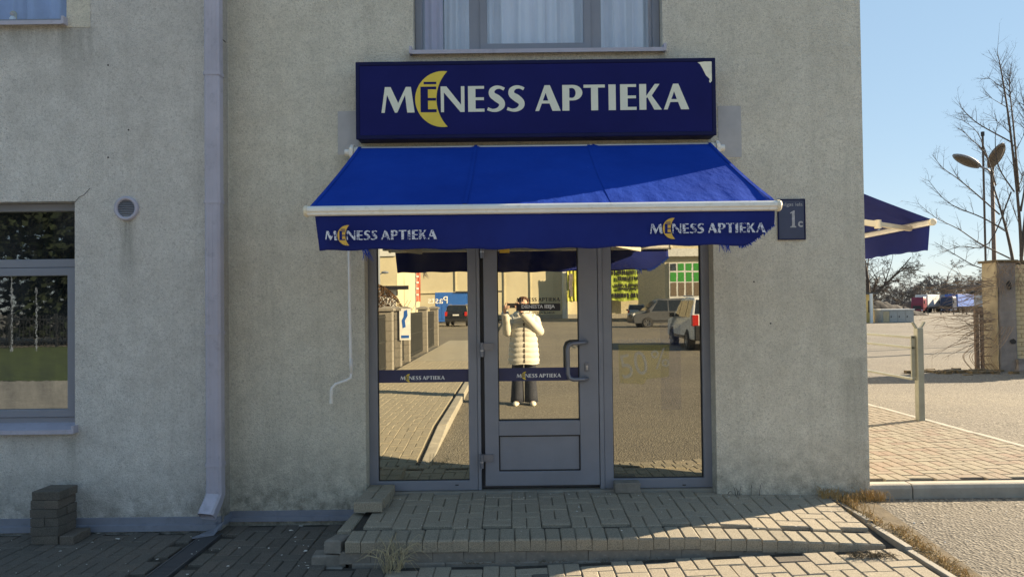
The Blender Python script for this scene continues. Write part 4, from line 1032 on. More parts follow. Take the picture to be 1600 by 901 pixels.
db = empty('brick_pile', (P(588, 775, -0.12).x, -0.12, step_z(-1, -0.1)), label='low pile of loose paving bricks beside the left glass pane of the shopfront', cat='brick pile')
pm2 = [paver_mesh('brick', 0.198, 0.098, 0.07, MAT['paver_grey'], 0.006, 60+k) for k in range(4)]
for x, y, z, r in ((-0.048, 0.13, 0.07, 90), (0.055, 0.13, 0.072, 91), (-0.052, -0.072, 0.07, 88), (0.05, -0.075, 0.071, 90), (-0.01, -0.225, 0.072, 2)):
    link_mesh('brick', pm2[rnd.randrange(4)], db, (x, y, z), (0, 0, R(r)))
sb = empty('paving_brick', (P(979.5, 765, YS-0.07).x, YS-0.07, step_z(0.9, 0)), label='single grey paving brick set against the right glass frame of the shopfront', cat='brick')
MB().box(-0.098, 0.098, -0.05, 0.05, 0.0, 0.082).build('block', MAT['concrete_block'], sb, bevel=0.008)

# ================================================================== PLANTS AND LITTER ON THE GROUND
def blades(b, c, n, h0, h1, spread, r=0.0018, droop=0.6, rn=random):
    for _ in range(n):
        a = rn.uniform(0, 2*pi); h = rn.uniform(h0, h1); o = Vector(c) + Vector((rn.uniform(-1,1)*spread*0.3, rn.uniform(-1,1)*spread*0.3, 0))
        d = Vector((cos(a), sin(a), 0))*spread*rn.uniform(0.3, 1.2)
        b.tube([o, o + d*0.35 + Vector((0,0,h*0.7)), o + d*0.75 + Vector((0,0,h*(1-droop*0.15))), o + d*1.15 + Vector((0,0,h*(1-droop*rn.uniform(.4,1))))], [r, r, r*0.8, r*0.3], 3)
rn = random.Random(4)
c = G(612, 897, lambda x, y: gl(x)); b = MB(); blades(b, (0, 0, 0), 60, 0.08, 0.22, 0.17, rn=rn)
tg = empty('dry_grass_tuft', (c.x, -1.02, gl(c.x)), label='straw-coloured tuft of dead grass growing at the foot of the entrance step', cat='grass tuft'); b.build('blade', MAT['straw'], tg); 
tg.children[0]['kind'] = 'stuff'; tg.children[0].name = 'blades'
b = MB()
for k in range(620):
    t = rn.random()**0.9; y = lerp(-0.12, -1.85, t); x = 2.56 + rn.gauss(0, 0.032) + (-0.10*(1-t) if t < 0.3 else 0)
    hh = 1.6 if t < 0.16 and rn.random() < 0.5 else 0.75
    blades(b, (x, y, ground_z(2.6, y)+0.012), 1, 0.02*hh, 0.06*hh, 0.05, 0.0016, 0.9, rn)
for k in range(260): 
    x = rn.uniform(2.30, 2.78); blades(b, (x, rn.gauss(-0.07, 0.03), (0.115 if x < 2.45 else 0.09)), 1, 0.03, 0.10, 0.06, 0.0016, 0.8, rn)
tag(b.build('dry_grass_strip', MAT['dry_grass']), label='strip of short dry grass along the paving edge at the right corner', cat='grass', kind='stuff')
b = MB()
for k in range(150): blades(b, (rn.uniform(2.05, 2.3), rn.gauss(-1.08, 0.015), gl(2.2)), 1, 0.01, 0.035, 0.05, 0.0016, 0.9, rn)
for k in range(120): blades(b, (rn.choice((0.2, 0.5, -0.2, 1.1, 0.8)) + rn.gauss(0, .08), -0.955, gl(0.4)), 1, 0.006, 0.02, 0.04, 0.0014, 0.9, rn)
tag(b.build('dead_weeds', MAT['soil']), label='dark dead weeds in the joint at the foot of the step', cat='weeds', kind='stuff')
b = MB()
def scrap(b, x, y, z, s):
    a = rn.uniform(0, pi); n = rn.randint(4, 6); pts = [(x + s*rn.uniform(.5,1)*cos(a+2*pi*i/n), y + 0.7*s*rn.uniform(.5,1)*sin(a+2*pi*i/n), z+rn.uniform(0.001,.006)) for i in range(n)]
    b.add(pts + [(p[0], p[1], p[2]-0.002) for p in pts], [tuple(range(n)), tuple(range(2*n-1, n-1, -1))] + [(i, i+n, (i+1)%n+n, (i+1)%n) for i in range(n)])
for k in range(70):
    x = rn.uniform(-4, -1.2); y = rn.uniform(-1.4, -0.25); scrap(b, x, y, gl(x)+0.003, rn.choice((.004,.006,.012)))
for k in range(60):
    x = rn.uniform(-1, 2.3); scrap(b, x, rn.choice((rn.uniform(-.9, .1), rn.gauss(-0.02, .05))), step_z(x, 0)+0.0, rn.choice((.003,.005,.008)))
for k in range(160):
    x = rn.uniform(2.7, 6); y = rn.uniform(-1.3, -0.15); scrap(b, x, y, ground_z(x, y)+0.002, rn.choice((.004,.006,.01)))
for px, py, s in ((551, 770+51, .03), (470, 822, .025), (183+0, 842, .022), (153, 834, .018), (478, 861, .02), (455, 829, .02)):
    p = G(px, py, lambda x, y: gl(x)); scrap(b, p.x, p.y, gl(p.x)+0.003, s)
tag(b.build('litter', MAT['litter']), label='scattered pale grit and leaf scraps on the paving', cat='litter', kind='stuff')
b = MB()
p = P(1158, 762, -0.02); 
for k in range(7): blades(b, (p.x+rn.uniform(-.1,.12), -0.02, step_z(1.8, 0)-0.01), 1, 0.03, 0.12, 0.06, 0.002, 0.5, rn)
tag(b.build('wall_weed', MAT['iron_black']), label='thin dark dead weed at the wall foot right of the shopfront', cat='weed', kind='stuff')
# ================================================================== THE YARD ON THE RIGHT
def Yp(px, py, y): return P(px, py, y)
# barrier post with rails running back along the side wall
g0 = G(1438, 656, lambda x, y: corner_z(x, y)); H = P(1438, 512, g0.y).z - g0.z
br = empty('rail_barrier', (g0.x, g0.y, g0.z), label='weathered metal post and rail barrier on the paving round the corner', cat='barrier')
MB().box(-0.036, 0.036, -0.042, 0.042, -0.05, H).build('post', MAT['galvanised'], br, bevel=0.006)
for s_ in (-1, 1):
    b = MB(); b.bar((s_*0.012, 0, H-0.03), (s_*0.07, 0, H+0.07), 0.035, 0.02); b.build('prong', MAT['galvanised'], br)
zr = [P(1430, py, g0.y).z - g0.z for py in (527, 543, 592)]
for z in zr: MB().box(-0.085, -0.045, 0.0, 2.6, z-0.013, z+0.013).build('rail', MAT['galvanised'], br, bevel=0.004)
MB().box(-0.088, -0.039, 0.0, 0.02, zr[2]+0.02, zr[0]+0.02).build('rail_bracket', MAT['galvanised'], br)
o = MB().box(-0.055, 0.055, 2.5, 2.61, -0.05, H).build('post', MAT['galvanised'], br, bevel=0.006)

# gate pillar, brick wall, rusty gate leaf
gp = G(1562, 579, zyard); py_ = gp.y
gt = empty('gate_pillar', (gp.x, gp.y, gp.z), label='tall weathered concrete gate pillar, tan on its side face and grey in front', cat='pillar')
pl, pm_, pr = P(1540, 500, py_).x-gp.x, P(1561, 500, py_).x-gp.x, P(1589, 500, py_).x-gp.x; PH = P(1562, 409, py_).z-gp.z
def rough_box(b, x0, x1, y0, y1, z0, z1, amp, seed, nz=14):
    rn = random.Random(seed); rings = []
    for k in range(nz+1):
        z = z0+(z1-z0)*k/nz; e = lambda: rn.uniform(-amp, amp); c = 0.02
        rings.append([(x0+c+e(), y0+e(), z), (x1-c+e(), y0+e(), z), (x1+e(), y0+c+e(), z), (x1+e(), y1+e(), z), (x0+e(), y1+e(), z), (x0+e(), y0+c+e(), z)])
    b.loft(rings)
b = MB(); rough_box(b, pm_-0.05, pm_, 0.0, 0.43, -0.1, PH, 0.008, 1); o = b.build('side_slab', MAT['pillar_tan'], gt); o['label'] = 'tan side face'  # thin slab that makes the side face a lighter tan than the shaft
b = MB(); rough_box(b, pm_+0.003, pr, -0.004, 0.44, -0.1, PH-0.02, 0.008, 2); o = b.build('shaft', MAT['pillar_grey'], gt); o['label'] = 'grey front face with two dark holes'
pl = pm_ - 0.05
for (px, q, w_, h_) in ((1574.5, 446, 0.055, 0.10), (1581, 533, 0.07, 0.055)):
    c = P(px, q, py_+0.02); b = MB(); b.poly([(w_*cos(2*pi*i/9)*(1+.15*sin(i*5)), h_*sin(2*pi*i/9)*(1+.1*cos(i*3))) for i in range(9)], (), lambda u, v, w: Vector((c.x-gp.x+u, -0.02, c.z-gp.z+v))); b.build('hole', MAT['gasket'], gt, fixn=False)
b = MB(); rough_box(b, pl-0.03, pr+0.03, -0.05, 0.53, PH-0.01, PH+0.04, 0.015, 3, 2); b.build('cap', MAT['soil'], gt)
bw = empty('brick_wall', (gp.x+pr, gp.y+0.06, gp.z), label='yellow brick boundary wall to the right of the concrete gate pillar', cat='wall')
MB().box(0.004, 2.6, 0.02, 0.28, -0.1, PH-0.02).build('mortar_core', MAT['mortar'], bw)
bm_ = [MB().box(-0.122, 0.122, -0.05, 0.05, -0.041, 0.041).build('brick', MAT['brick_yellow'], mesh_only=True) for _ in range(2)]
bm_h = MB().box(-0.058, 0.058, -0.05, 0.05, -0.041, 0.041).build('brick', MAT['brick_yellow'], mesh_only=True)
nr = int((PH-0.25)/0.09)
for k in range(nr):
    for j in range(10):
        x = 0.13 + j*0.256 + (0.128 if k % 2 else 0)
        link_mesh('brick', bm_[0], bw, (x + random.uniform(-.003,.003), 0.05 + random.uniform(-.006,.006), 0.27 + k*0.09))
    if k % 2: link_mesh('brick', bm_h, bw, (0.066, 0.05, 0.27 + k*0.09))
for j, (x, w_, h_) in enumerate(((-0.05, .34, .24), (0.33, .40, .22), (0.75, .42, .25), (1.2, .45, .22), (1.7, .5, .24))):
    b = MB(); rough_box(b, x, x+w_, -0.13, 0.2, -0.1, h_, 0.02, 30+j, 3); b.build('foundation_stone', MAT['pillar_grey'], bw, bevel=0.02)
b = MB(); rough_box(b, 0.0, 2.62, -0.02, 0.32, PH-0.02, PH+0.03, 0.01, 8, 2); b.build('coping', MAT['soil'], bw)
gg = empty('gate_leaf', (gp.x+pl-0.02, gp.y+0.15, gp.z), label='rusty open gate leaf folded back beside the concrete pillar', cat='gate')
gx = P(1530, 540, py_+0.15).x - gp.x - pl + 0.02; GH = P(1530, 480, py_).z - gp.z
for dx, w_ in ((gx-0.05, 0.075), (gx+0.06, 0.05)): MB().box(dx-w_/2, dx+w_/2, -0.03, 0.03, 0.02, GH + dx*0.05).build('gate_post', MAT['rust'], gg)
for k in range(7): b = MB(); z = 0.12+k*0.18; b.tube([(gx, 0, z), (0.02, 0.02, z)], 0.011, 6); b.build('gate_bar', MAT['rust'], gg)

# ---------------------------------------------------------------- bare trees
RMIN = 0.0
def twig(b, p, d, L, r, rn, depth, bend=0.25, up=0.1, n=4, sides=4, kids=(3, 5), ratio=0.5, ang=(30, 60)):
    path = [Vector(p)]; d = Vector(d).normalized()
    for k in range(n):
        d = (d + Vector((rn.gauss(0, bend), rn.gauss(0, bend), rn.gauss(0, bend)*0.6 + up))*0.35).normalized(); path.append(path[-1] + d*(L/n))
    b.tube(path, [max(RMIN, r*(1-0.75*k/n)) for k in range(n+1)], sides, caps=False)
    if depth > 0:
        for _ in range(rn.randint(*kids)):
            t = rn.uniform(0.2, 0.97)*n; i = min(int(t), n-1); q = path[i].lerp(path[i+1], t-i); dd = (path[i+1]-path[i]).normalized()
            ax_ = dd.orthogonal().normalized(); ax_ = Matrix.Rotation(rn.uniform(0, 2*pi), 3, dd) @ ax_
            nd = Matrix.Rotation(R(rn.uniform(*ang)), 3, ax_) @ dd
            twig(b, q, nd, L*ratio*rn.uniform(0.6, 1.15)*(1.15-0.4*t/n), r*0.55*(1-0.5*t/n), rn, depth-1, bend, up, max(3, n-1), max(3, sides-1), kids, ratio, ang)
    return path
def bare_tree(name, base, height, spread, seed, label, group, mat='bark', trunk_frac=0.28, r0=None, depth=4, limbs=7, droop=0.0, kids=(3, 5)):
    rn = random.Random(seed); t = empty(name, base, label=label, cat='tree', group=group); r0 = r0 or height*0.022
    b = MB(); th = height*trunk_frac
    path = [Vector((0, 0, -0.2))]
    for k in range(5): path.append(Vector((rn.gauss(0, .02)*height*0.3, rn.gauss(0, .02)*height*0.3, th*(k+1)/5)))
    b.tube(path, [r0*1.25, r0*1.08, r0, r0*0.95, r0*0.9, r0*0.85], 9); b.build('trunk', MAT[mat], t, smooth=True)
    b = MB()
    twig(b, path[-1], (rn.gauss(0, .1), rn.gauss(0, .1), 1), height*0.66, r0*0.7, rn, depth, 0.18, 0.15, 6, 6, kids, 0.55)
    for k in range(limbs):
        a = 2*pi*k/limbs + rn.uniform(-.4, .4); q = path[rn.choice((3, 4, 5))]
        twig(b, q, (cos(a)*spread, sin(a)*spread, rn.uniform(0.7, 1.3)), height*rn.uniform(0.42, 0.6), r0*0.55, rn, depth, 0.22, 0.12-droop, 6, 5, kids, 0.55)
    b.build('crown', MAT[mat], t); return t
# sapling with several stems behind the wall: main limbs follow the photo's outline, at varied depths
TY = 22.0 + CAM.y
tb = P(1588, 470, TY); tr_ = empty('bare_tree', (tb.x, TY, zyard(tb.x, TY)), label='leafless young tree with thin upright stems behind the brick wall', cat='tree')
rn = random.Random(21); off = Vector(tr_.location)
stems = [([(1590,470),(1596,420),(1592,330),(1578,200),(1566,120),(1558,80)], 0.065, 0.0), ([(1590,470),(1583,410),(1573,362),(1562,322),(1551,285),(1547,250)], 0.06, 0.3),
         ([(1592,300),(1584,202),(1578,144),(1578,118)], 0.035, -0.2), ([(1596,400),(1606,300),(1612,210),(1618,130)], 0.06, 0.4), ([(1595,330),(1605,260),(1603,190),(1598,150)], 0.03, 0.5)]
limbs = [[(1579,404),(1531,380),(1498,358),(1462,340),(1435,318)], [(1573,362),(1535,340),(1495,324),(1473,309),(1451,282)], [(1562,335),(1522,300),(1495,278),(1473,262),(1456,241)],
         [(1583,425),(1531,418),(1493,398),(1460,378)], [(1580,222),(1531,195),(1513,180),(1500,167)], [(1556,290),(1544,249),(1527,207),(1502,187)], [(1551,270),(1538,238),(1518,218),(1502,202)],
         [(1578,207),(1547,180)], [(1572,167),(1541,149)], [(1567,138),(1543,120)], [(1580,300),(1545,380),(1500,385),(1470,395)], [(1585,300),(1560,260),(1555,215),(1560,190)],
         [(1592,290),(1615,240)], [(1585,240),(1610,190)], [(1574,180),(1598,140)], [(1596,360),(1575,300),(1572,260)], [(1590,340),(1600,290),(1590,240)]]
def curve(pts, n=4):
    out = []; m = len(pts)
    for i in range(m-1):
        p0, p1, p2, p3 = pts[max(i-1,0)], pts[i], pts[i+1], pts[min(i+2,m-1)]
        for k in range(n):
            u = k/n; out.append(0.5*((2*p1)+(p2-p0)*u+(2*p0-5*p1+4*p2-p3)*u*u+(3*p1-p0-3*p2+p3)*u**3))
    return out + [pts[-1]]
bt, bc = MB(), MB()
def side_twigs(b, path, r, n, L, rn, depth):
    for _ in range(n):
        t = rn.uniform(0.15, 1.0)*(len(path)-1); i = min(int(t), len(path)-2); q = path[i].lerp(path[i+1], t-i); dd = (path[i+1]-path[i]).normalized()
        ax_ = Matrix.Rotation(rn.uniform(0, 2*pi), 3, dd) @ dd.orthogonal().normalized(); nd = Matrix.Rotation(R(rn.uniform(25, 55)), 3, ax_) @ dd; nd.z += 0.15
        twig(b, q, nd, L*rn.uniform(.4, 1.1), r*(1.1-0.6*t/len(path)), rn, depth, 0.15, 0.08, 4, 3, (2, 5), 0.42)
for pts, r, dy in stems:
    w3 = curve([P(x, y, TY + dy*(k/len(pts))*2) - off for k, (x, y) in enumerate(pts)])
    w3[0].z = -0.2 if pts[0][1] == 470 else w3[0].z
    (bt if r > 0.05 else bc).tube(w3, [r*(1-0.86*k/(len(w3)-1)) for k in range(len(w3))], 6, caps=False); side_twigs(bc, w3[6:], 0.012, 26, 0.8, rn, 2)
for pts in limbs:
    e = rn.uniform(-1.4, 1.4); m = len(pts)-1
    w3 = curve([P(x, y, TY + e*(k/m)) - off for k, (x, y) in enumerate(pts)]); r = 0.024 if m > 2 else 0.013
    bc.tube(w3, [r*(1-0.8*k/(len(w3)-1)) for k in range(len(w3))], 5, caps=False); side_twigs(bc, w3, 0.010, 18 if m > 2 else 9, 0.6, rn, 2)
bt.build('trunk', MAT['bark'], tr_); bc.build('crown', MAT['bark'], tr_)
# vines hanging about the gate
rn = random.Random(9); b = MB(); vo = Vector((gp.x+pl-0.25, gp.y-0.25, gp.z))
for k in range(80):
    a = Vector((rn.uniform(-.25,.12), rn.uniform(-.1,.3), rn.uniform(0.5, PH*0.85))); L = rn.uniform(0.5, 1.3)
    d = Vector((-rn.uniform(.4, 1), rn.uniform(-.3, .3), rn.uniform(-.25, .35)))
    twig(b, a, d, L, 0.008, rn, 1, 0.3, -0.12, 5, 3, (1, 3), 0.4)
for k in range(60):
    a = Vector((rn.uniform(.1,.75), 0.12+rn.uniform(-.05,.05), PH + rn.uniform(-.5, .03))); twig(b, a, (rn.uniform(-1, .3), -0.2, -rn.uniform(.3, 1)), rn.uniform(.15,.5), 0.006, rn, 1, 0.5, -0.05, 4, 3, (1, 3), 0.5)
for k in range(10): 
    p0 = Vector((rn.uniform(-.5,.1), rn.uniform(-.2,.2), 0.02)); b.tube(curve([p0, p0+Vector((-.2,0,.3)), p0+Vector((.1,.05,.55)), p0+Vector((.35,.1,.9))]), 0.006, 3)
vi = empty('bare_vine', tuple(vo), label='tangle of leafless brown vine stems around the rusty gate', cat='vine'); b.build('stems', MAT['twig_tan'], vi)
b = MB()
for k in range(40): 
    x, y = rn.gauss(0, .5), rn.gauss(0, .2); rough_box(b, x-.08, x+.08, y-.05, y+.05, -0.03, rn.uniform(.02,.07), .02, k, 2)
dbp = G(1500, 582, zyard); tag(b.build('earth_debris', MAT['soil'], None, loc=(dbp.x, dbp.y, dbp.z)), label='low heap of dark earth and rubble at the foot of the gate', cat='rubble', kind='stuff')

# ---------------------------------------------------------------- street lamp with two heads
LY = 19.0; lb = P(1552, 470, LY); zb_ = zyard(lb.x, LY)
sl_ = empty('street_lamp', (lb.x, LY, zb_), label='double-headed street lamp with one grey and one brown head behind the wall', cat='street lamp'); lo = Vector(sl_.location)
q = lambda px, py, dy=0.0: P(px, py, LY+dy) - lo
top = q(1550, 268); b = MB(); b.tube([(top.x*1.0, 0, -0.2), (top.x, 0, top.z)], [0.075, 0.055], 10); b.build('pole', MAT['rust'], sl_, smooth=True)
b = MB(); b.tube([q(1550, 272), q(1545, 266), q(1530, 259)], 0.03, 8); b.build('arm', MAT['lamp_grey'], sl_, smooth=True)
b = MB(); b.tube([q(1550, 272), q(1552, 262, -0.2), q(1554, 254, -0.35)], 0.035, 8); b.build('arm', MAT['lamp_brown'], sl_, smooth=True)
def lamp_head(a, c, w_, mat, glass_dir, label):
    a, c = Vector(a), Vector(c); d = (c-a); L = d.length; d.normalize(); nn = Vector(glass_dir); nn = (nn - d*nn.dot(d)).normalized(); s = d.cross(nn)
    rings = []
    for k in range(11):
        t = k/10; ww = w_*(sin(pi*min(1, 0.06+t*0.92))**0.55); hh = 0.6*ww
        rings.append([a + d*L*t + s*ww*cos(x) - nn*hh*max(-0.25, sin(x)) for x in [2*pi*i/14 for i in range(14)]])
    b = MB(); b.loft(rings); o = b.build('lamp_head', MAT[mat], sl_, smooth=True); o['label'] = label
    b = MB(); b.loft([[a + d*L*(0.5+0.40*k) + s*w_*0.72*math.sqrt(max(0.03,1-k*k*0.9))*cos(x) + nn*(0.25*0.6*w_ + 0.05*sin(x)**2) for x in (0, pi/3, 2*pi/3, pi)] for k in (-1, -.6, 0, .6, 1)], False); b.build('lamp_glass', MAT['lamp_glass'], o, fixn=False)
lamp_head(q(1531, 261), q(1489, 242), 0.20, 'lamp_grey', (0.15, -0.5, -1), 'grey head pointing left')
lamp_head(q(1548, 262, -0.3), q(1567, 224, -0.9), 0.27, 'lamp_brown', (0.25, -1.0, -0.35), 'brown head with its lens towards the viewer')
lb2 = P(1541.5, 470, LY+1.0); 
tp = empty('cable_pole', (lb2.x, LY+1.0, zyard(lb2.x, LY+1)), label='thin dark pole standing just left of the double street lamp', cat='pole'); b = MB(); hh = P(1541.5, 206, LY+1).z - tp.location.z
b.tube([(0, 0, -.2), (0, 0, hh-0.15)], 0.035, 8); b.build('shaft', MAT['bark'], tp); b = MB(); b.tube([(0, 0, hh-0.15), (0, 0, hh)], 0.06, 8); b.build('cap', MAT['iron_black'], tp)

# ---------------------------------------------------------------- further back in the yard
c = G(1356, 504, zyard); cb = empty('gate_cabin', (c.x, c.y, c.z), label='small yellow cabin with a pale end wall beside the building corner, far back', cat='cabin')
sc = (c.y - CAM.y)/1110
MB().box(-3.2, 0.5, 0.0, 3.0, -0.3, 2.55).build('wall', MAT['cabin_yellow'], cb)
b = MB(); b.loft([[(x, -0.3, 2.45), (x, 3.3, 2.2), (x, 3.3, 2.34), (x, -0.3, 2.62)] for x in (-3.5, 0.85)]); b.build('roof', MAT['roof_dark'], cb)
MB().box(-0.18, 0.02, -0.9, -0.7, -0.3, 2.5).build('porch_post', MAT['white_metal'], cb)
MB().box(0.05, 0.4, -0.02, 0.01, 0.9, 1.9).build('window', MAT['car_glass'], cb)
c = G(1404, 504, zyard); kb = empty('utility_cabinet', (c.x, c.y, c.z), label='low pale utility cabinet with metal doors in front of the far tree', cat='cabinet')
sc = (c.y - CAM.y)/1110; hw = 24*sc; hc = 20*sc
MB().box(-hw, hw, 0, 1.6, -0.2, hc).build('housing', MAT['cabinet_paint'], kb)
for k in range(3):
    o = MB().box(-hw*0.58+k*hw*0.52+0.02, -hw*0.58+(k+1)*hw*0.52-0.02, -0.03, 0.002, 0.08, hc-0.12).build('door_panel', MAT['cabinet_paint'], kb); MB().box(-hw*0.58+k*hw*0.52+.1, -hw*0.58+k*hw*0.52+.16, -.05, -.03, hc*.4, hc*.55).build('latch', MAT['iron_black'], o)
o = MB().box(-hw+0.01, -hw*0.6, -0.03, 0.002, 0.05, hc-0.1).build('door_panel', MAT['brick_yellow'], kb); o['label'] = 'cream end door'
MB().box(-hw-.06, hw+.06, -.08, 1.7, hc, hc+0.08).build('lid', MAT['white_metal'], kb)
c = G(1387, 501, zyard); c.y += 4
RMIN = 0.011
bare_tree('bare_tree', (c.x + 0.1, c.y, zyard(0, c.y)), 10.0, 1.05, 5, 'broad leafless tree behind the low utility cabinet', None, 'bark', 0.2, 0.28, 4, 8, 0.13, (4, 6))
RMIN = 0.0
rn = random.Random(31)
b = MB(); vs = []; n, m = 40, 14
for j in range(m+1):
    for i in range(n+1):
        u, v = i/n, j/m; x = 44 + 17*u; y = 98 + 20*v
        h = 4.2*(0.25+0.75*sin(pi*min(1, 0.16+u*0.80))**0.8)*(min(1, v*5)**0.8*(1-0.3*v) if 0 < v < 1 else 0)*(1 - 0.35*u) + (rn.uniform(-.25,.25) if 0 < v < 1 else 0)
        vs.append((x, y, -0.9 + h))
b.add(vs, [(j*(n+1)+i, j*(n+1)+i+1, (j+1)*(n+1)+i+1, (j+1)*(n+1)+i) for j in range(m) for i in range(n)]); tag(b.build('spoil_heap', MAT['spoil'], smooth=True), kind='structure')
fx0, fx1 = P(1430, 490, 105).x, P(1545, 490, 105).x
ff = empty('yard_fence', (fx0, 105, zyard(0, 105)), label='low dark rail fence across the far side of the yard', cat='fence')
k = 0.0
while k < fx1-fx0+6:
    MB().box(k-.05, k+.05, -.05, .05, -0.1, 1.15).build('post', MAT['iron_black'], ff); k += 2.0
for z in (0.35, 1.05): MB().box(0, fx1-fx0+6, -.03, .03, z-.05, z+.05).build('rail', MAT['iron_black'], ff)
def wheel(parent, x, y, z, r, w_, rim='alloy', name='wheel'):
    t = MB(); n = 18
    pr = [(r*0.62, -w_/2), (r*0.93, -w_/2), (r, -w_*0.32), (r, w_*0.32), (r*0.93, w_/2), (r*0.62, w_/2)]
    t.loft([[(a*cos(2*pi*i/n), yy, a*sin(2*pi*i/n)) for i in range(n)] for a, yy in pr], False); o = t.build(name, MAT['rubber'], parent, loc=(x, y, z), smooth=False)
    t = MB(); s_ = -1 if y < 0 else 1
    t.loft([[(a*cos(2*pi*i/n), yy, a*sin(2*pi*i/n)) for i in range(n)] for a, yy in ((r*0.64, s_*w_*0.42), (r*0.56, s_*w_*0.30), (r*0.02, s_*w_*0.26))], False)
    for k in range(6):
        a = k*pi/3; t.bar((r*0.1*cos(a), s_*w_*0.33, r*0.1*sin(a)), (r*0.6*cos(a), s_*w_*0.36, r*0.6*sin(a)), r*0.13, r*0.06)
    t.build('rim', MAT[rim], o); return o
def truck(x, y, label, cab, trailer, tl=11.0, tcol='tarp_grey', rz=0.0):
    t = empty('truck', (x, y, zyard(x, y)), rz, label=label, cat='truck', group='trucks parked beyond the yard')
    b = MB(); b.loft([[(sx, sy, z) for sx, sy in ((-1.22*s_, 0.12*k), (1.22*s_, 0.12*k), (1.25*s_, 0.5), (1.25*s_, 2.2), (-1.25*s_, 2.2), (-1.25*s_, 0.5))] for z, s_, k in ((0.45, 1, 0.2), (1.2, 1, 0), (2.0, 1, 0.2), (2.9, 0.96, 1.5), (3.35, 0.88, 4))]); b.build('cab', MAT[cab], t, bevel=0.05)
    b = MB(); b.add([(-1.08, 0.02, 1.75), (1.08, 0.02, 1.75), (1.02, 0.14, 2.65), (-1.02, 0.14, 2.65)], [(0,1,2,3)]); b.build('windscreen', MAT['car_glass'], t)
    MB().box(-0.85, 0.85, -0.06, 0.0, 0.75, 1.5).build('grille', MAT['black_plastic'], t); MB().box(-1.25, 1.25, -0.12, 0.02, 0.35, 0.7).build('bumper', MAT[cab], t)
    for s_ in (-1, 1):
        MB().box(s_*1.0-0.17, s_*1.0+0.17, -0.14, -0.1, 0.5, 0.66).build('headlight', MAT['plate_white'], t); MB().box(s_*1.42-0.1, s_*1.42+0.1, 0.1, 0.25, 1.9, 2.6).build('mirror', MAT['black_plastic'], t)
    if trailer:
        MB().box(-1.27, 1.27, 2.7, 2.7+tl, 1.2, 3.9).build('trailer', MAT[tcol], t, bevel=0.04); MB().box(-0.5, 0.5, 1.0, 2.7+tl, 0.75, 1.19).build('chassis', MAT['black_plastic'], t)
        for yy in (tl-1.6, tl-0.3, tl+1.0):
            for s_ in (-1, 1): o = wheel(t, s_*1.05, yy, 0.5, 0.5, 0.3, 'lamp_grey'); o.rotation_euler = (0, 0, pi/2)
    for yy in (1.1, 4.2):
        for s_ in (-1, 1): o = wheel(t, s_*1.05, yy, 0.5, 0.5, 0.3, 'lamp_grey'); o.rotation_euler = (0, 0, pi/2)
    return t
TYD = 150; tx = lambda px, y=TYD: P(px, 480, y).x
truck(tx(1433), TYD, 'red truck cab facing the yard, leftmost of the far trucks', 'truck_red', True, 11, 'truck_white', R(-48))
truck(tx(1458), TYD+4, 'white truck cab between the red and the dark blue trucks', 'truck_white', True, 11, 'tarp_grey', R(-38))
truck(tx(1470), TYD-2, 'dark blue truck cab standing with a bright blue trailer front', 'truck_blue', True, 9, 'tarp_blue', R(-52))
for k, (px, lab) in enumerate(((1490, 'pale grey box trailer right of the bright blue one'), (1508, 'pale grey box trailer between two others far back'), (1526, 'pale grey box trailer nearest the vine-covered gate'))):
    yy = TYD + 3 + 3*k; t = empty('trailer', (tx(px), yy, zyard(0, yy)), R(-62), label=lab, cat='trailer', group='trailers parked beyond the yard')
    MB().box(-1.27, 1.27, 0, 12, 1.2, 3.9).build('box_body', MAT['tarp_grey'], t, bevel=0.04); MB().box(-0.5, 0.5, 0.3, 11.7, 0.8, 1.19).build('chassis', MAT['black_plastic'], t)
    for y2 in (1.0, 8.5, 9.8):
        for s_ in (-1, 1): o = wheel(t, s_*1.05, y2, 0.5, 0.5, 0.3, 'lamp_grey'); o.rotation_euler = (0, 0, pi/2)
    for r_ in range(4):
        for s_ in (-1, 1): MB().box(s_*1.27-.02, s_*1.27+.02, 0.1+r_*3.9, 0.2+r_*3.9, 1.2, 3.9).build('corner_post', MAT['lamp_grey'], t)
far = [(1344, 210, 11), (1372, 215, 12), (1408, 200, 11), (1432, 205, 10), (1452, 212, 12), (1474, 190, 13.5), (1497, 204, 11), (1516, 214, 12), (1538, 200, 11.5), (1560, 216, 13), (1590, 205, 12), (1625, 210, 12)]
RMIN = 0.03
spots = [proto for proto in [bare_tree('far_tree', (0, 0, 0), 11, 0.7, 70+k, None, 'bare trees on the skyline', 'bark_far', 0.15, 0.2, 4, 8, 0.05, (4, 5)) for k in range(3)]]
ORD = 'first second third fourth fifth sixth seventh eighth ninth tenth eleventh twelfth'.split()
fl = ['tall grey leafless tree on the skyline', 'spreading leafless tree on the skyline', 'dense twiggy leafless tree on the skyline']
for k, (px, yy, h) in enumerate(far):
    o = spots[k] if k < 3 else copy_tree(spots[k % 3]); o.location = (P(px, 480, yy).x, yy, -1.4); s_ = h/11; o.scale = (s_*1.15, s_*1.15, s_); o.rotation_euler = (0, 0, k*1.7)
    o['label'] = fl[k % 3] + ', ' + ORD[k] + ' from the left'; o['category'] = 'tree'
b = MB(); rn = random.Random(77)
for k in range(3800):
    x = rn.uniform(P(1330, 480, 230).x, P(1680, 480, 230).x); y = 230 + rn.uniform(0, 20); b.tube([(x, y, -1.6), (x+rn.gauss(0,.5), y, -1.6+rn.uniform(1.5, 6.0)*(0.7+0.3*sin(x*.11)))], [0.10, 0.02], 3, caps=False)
tag(b.build('far_thicket', MAT['bark_far']), label='grey leafless thicket along the far horizon behind the trucks', cat='thicket', kind='stuff')
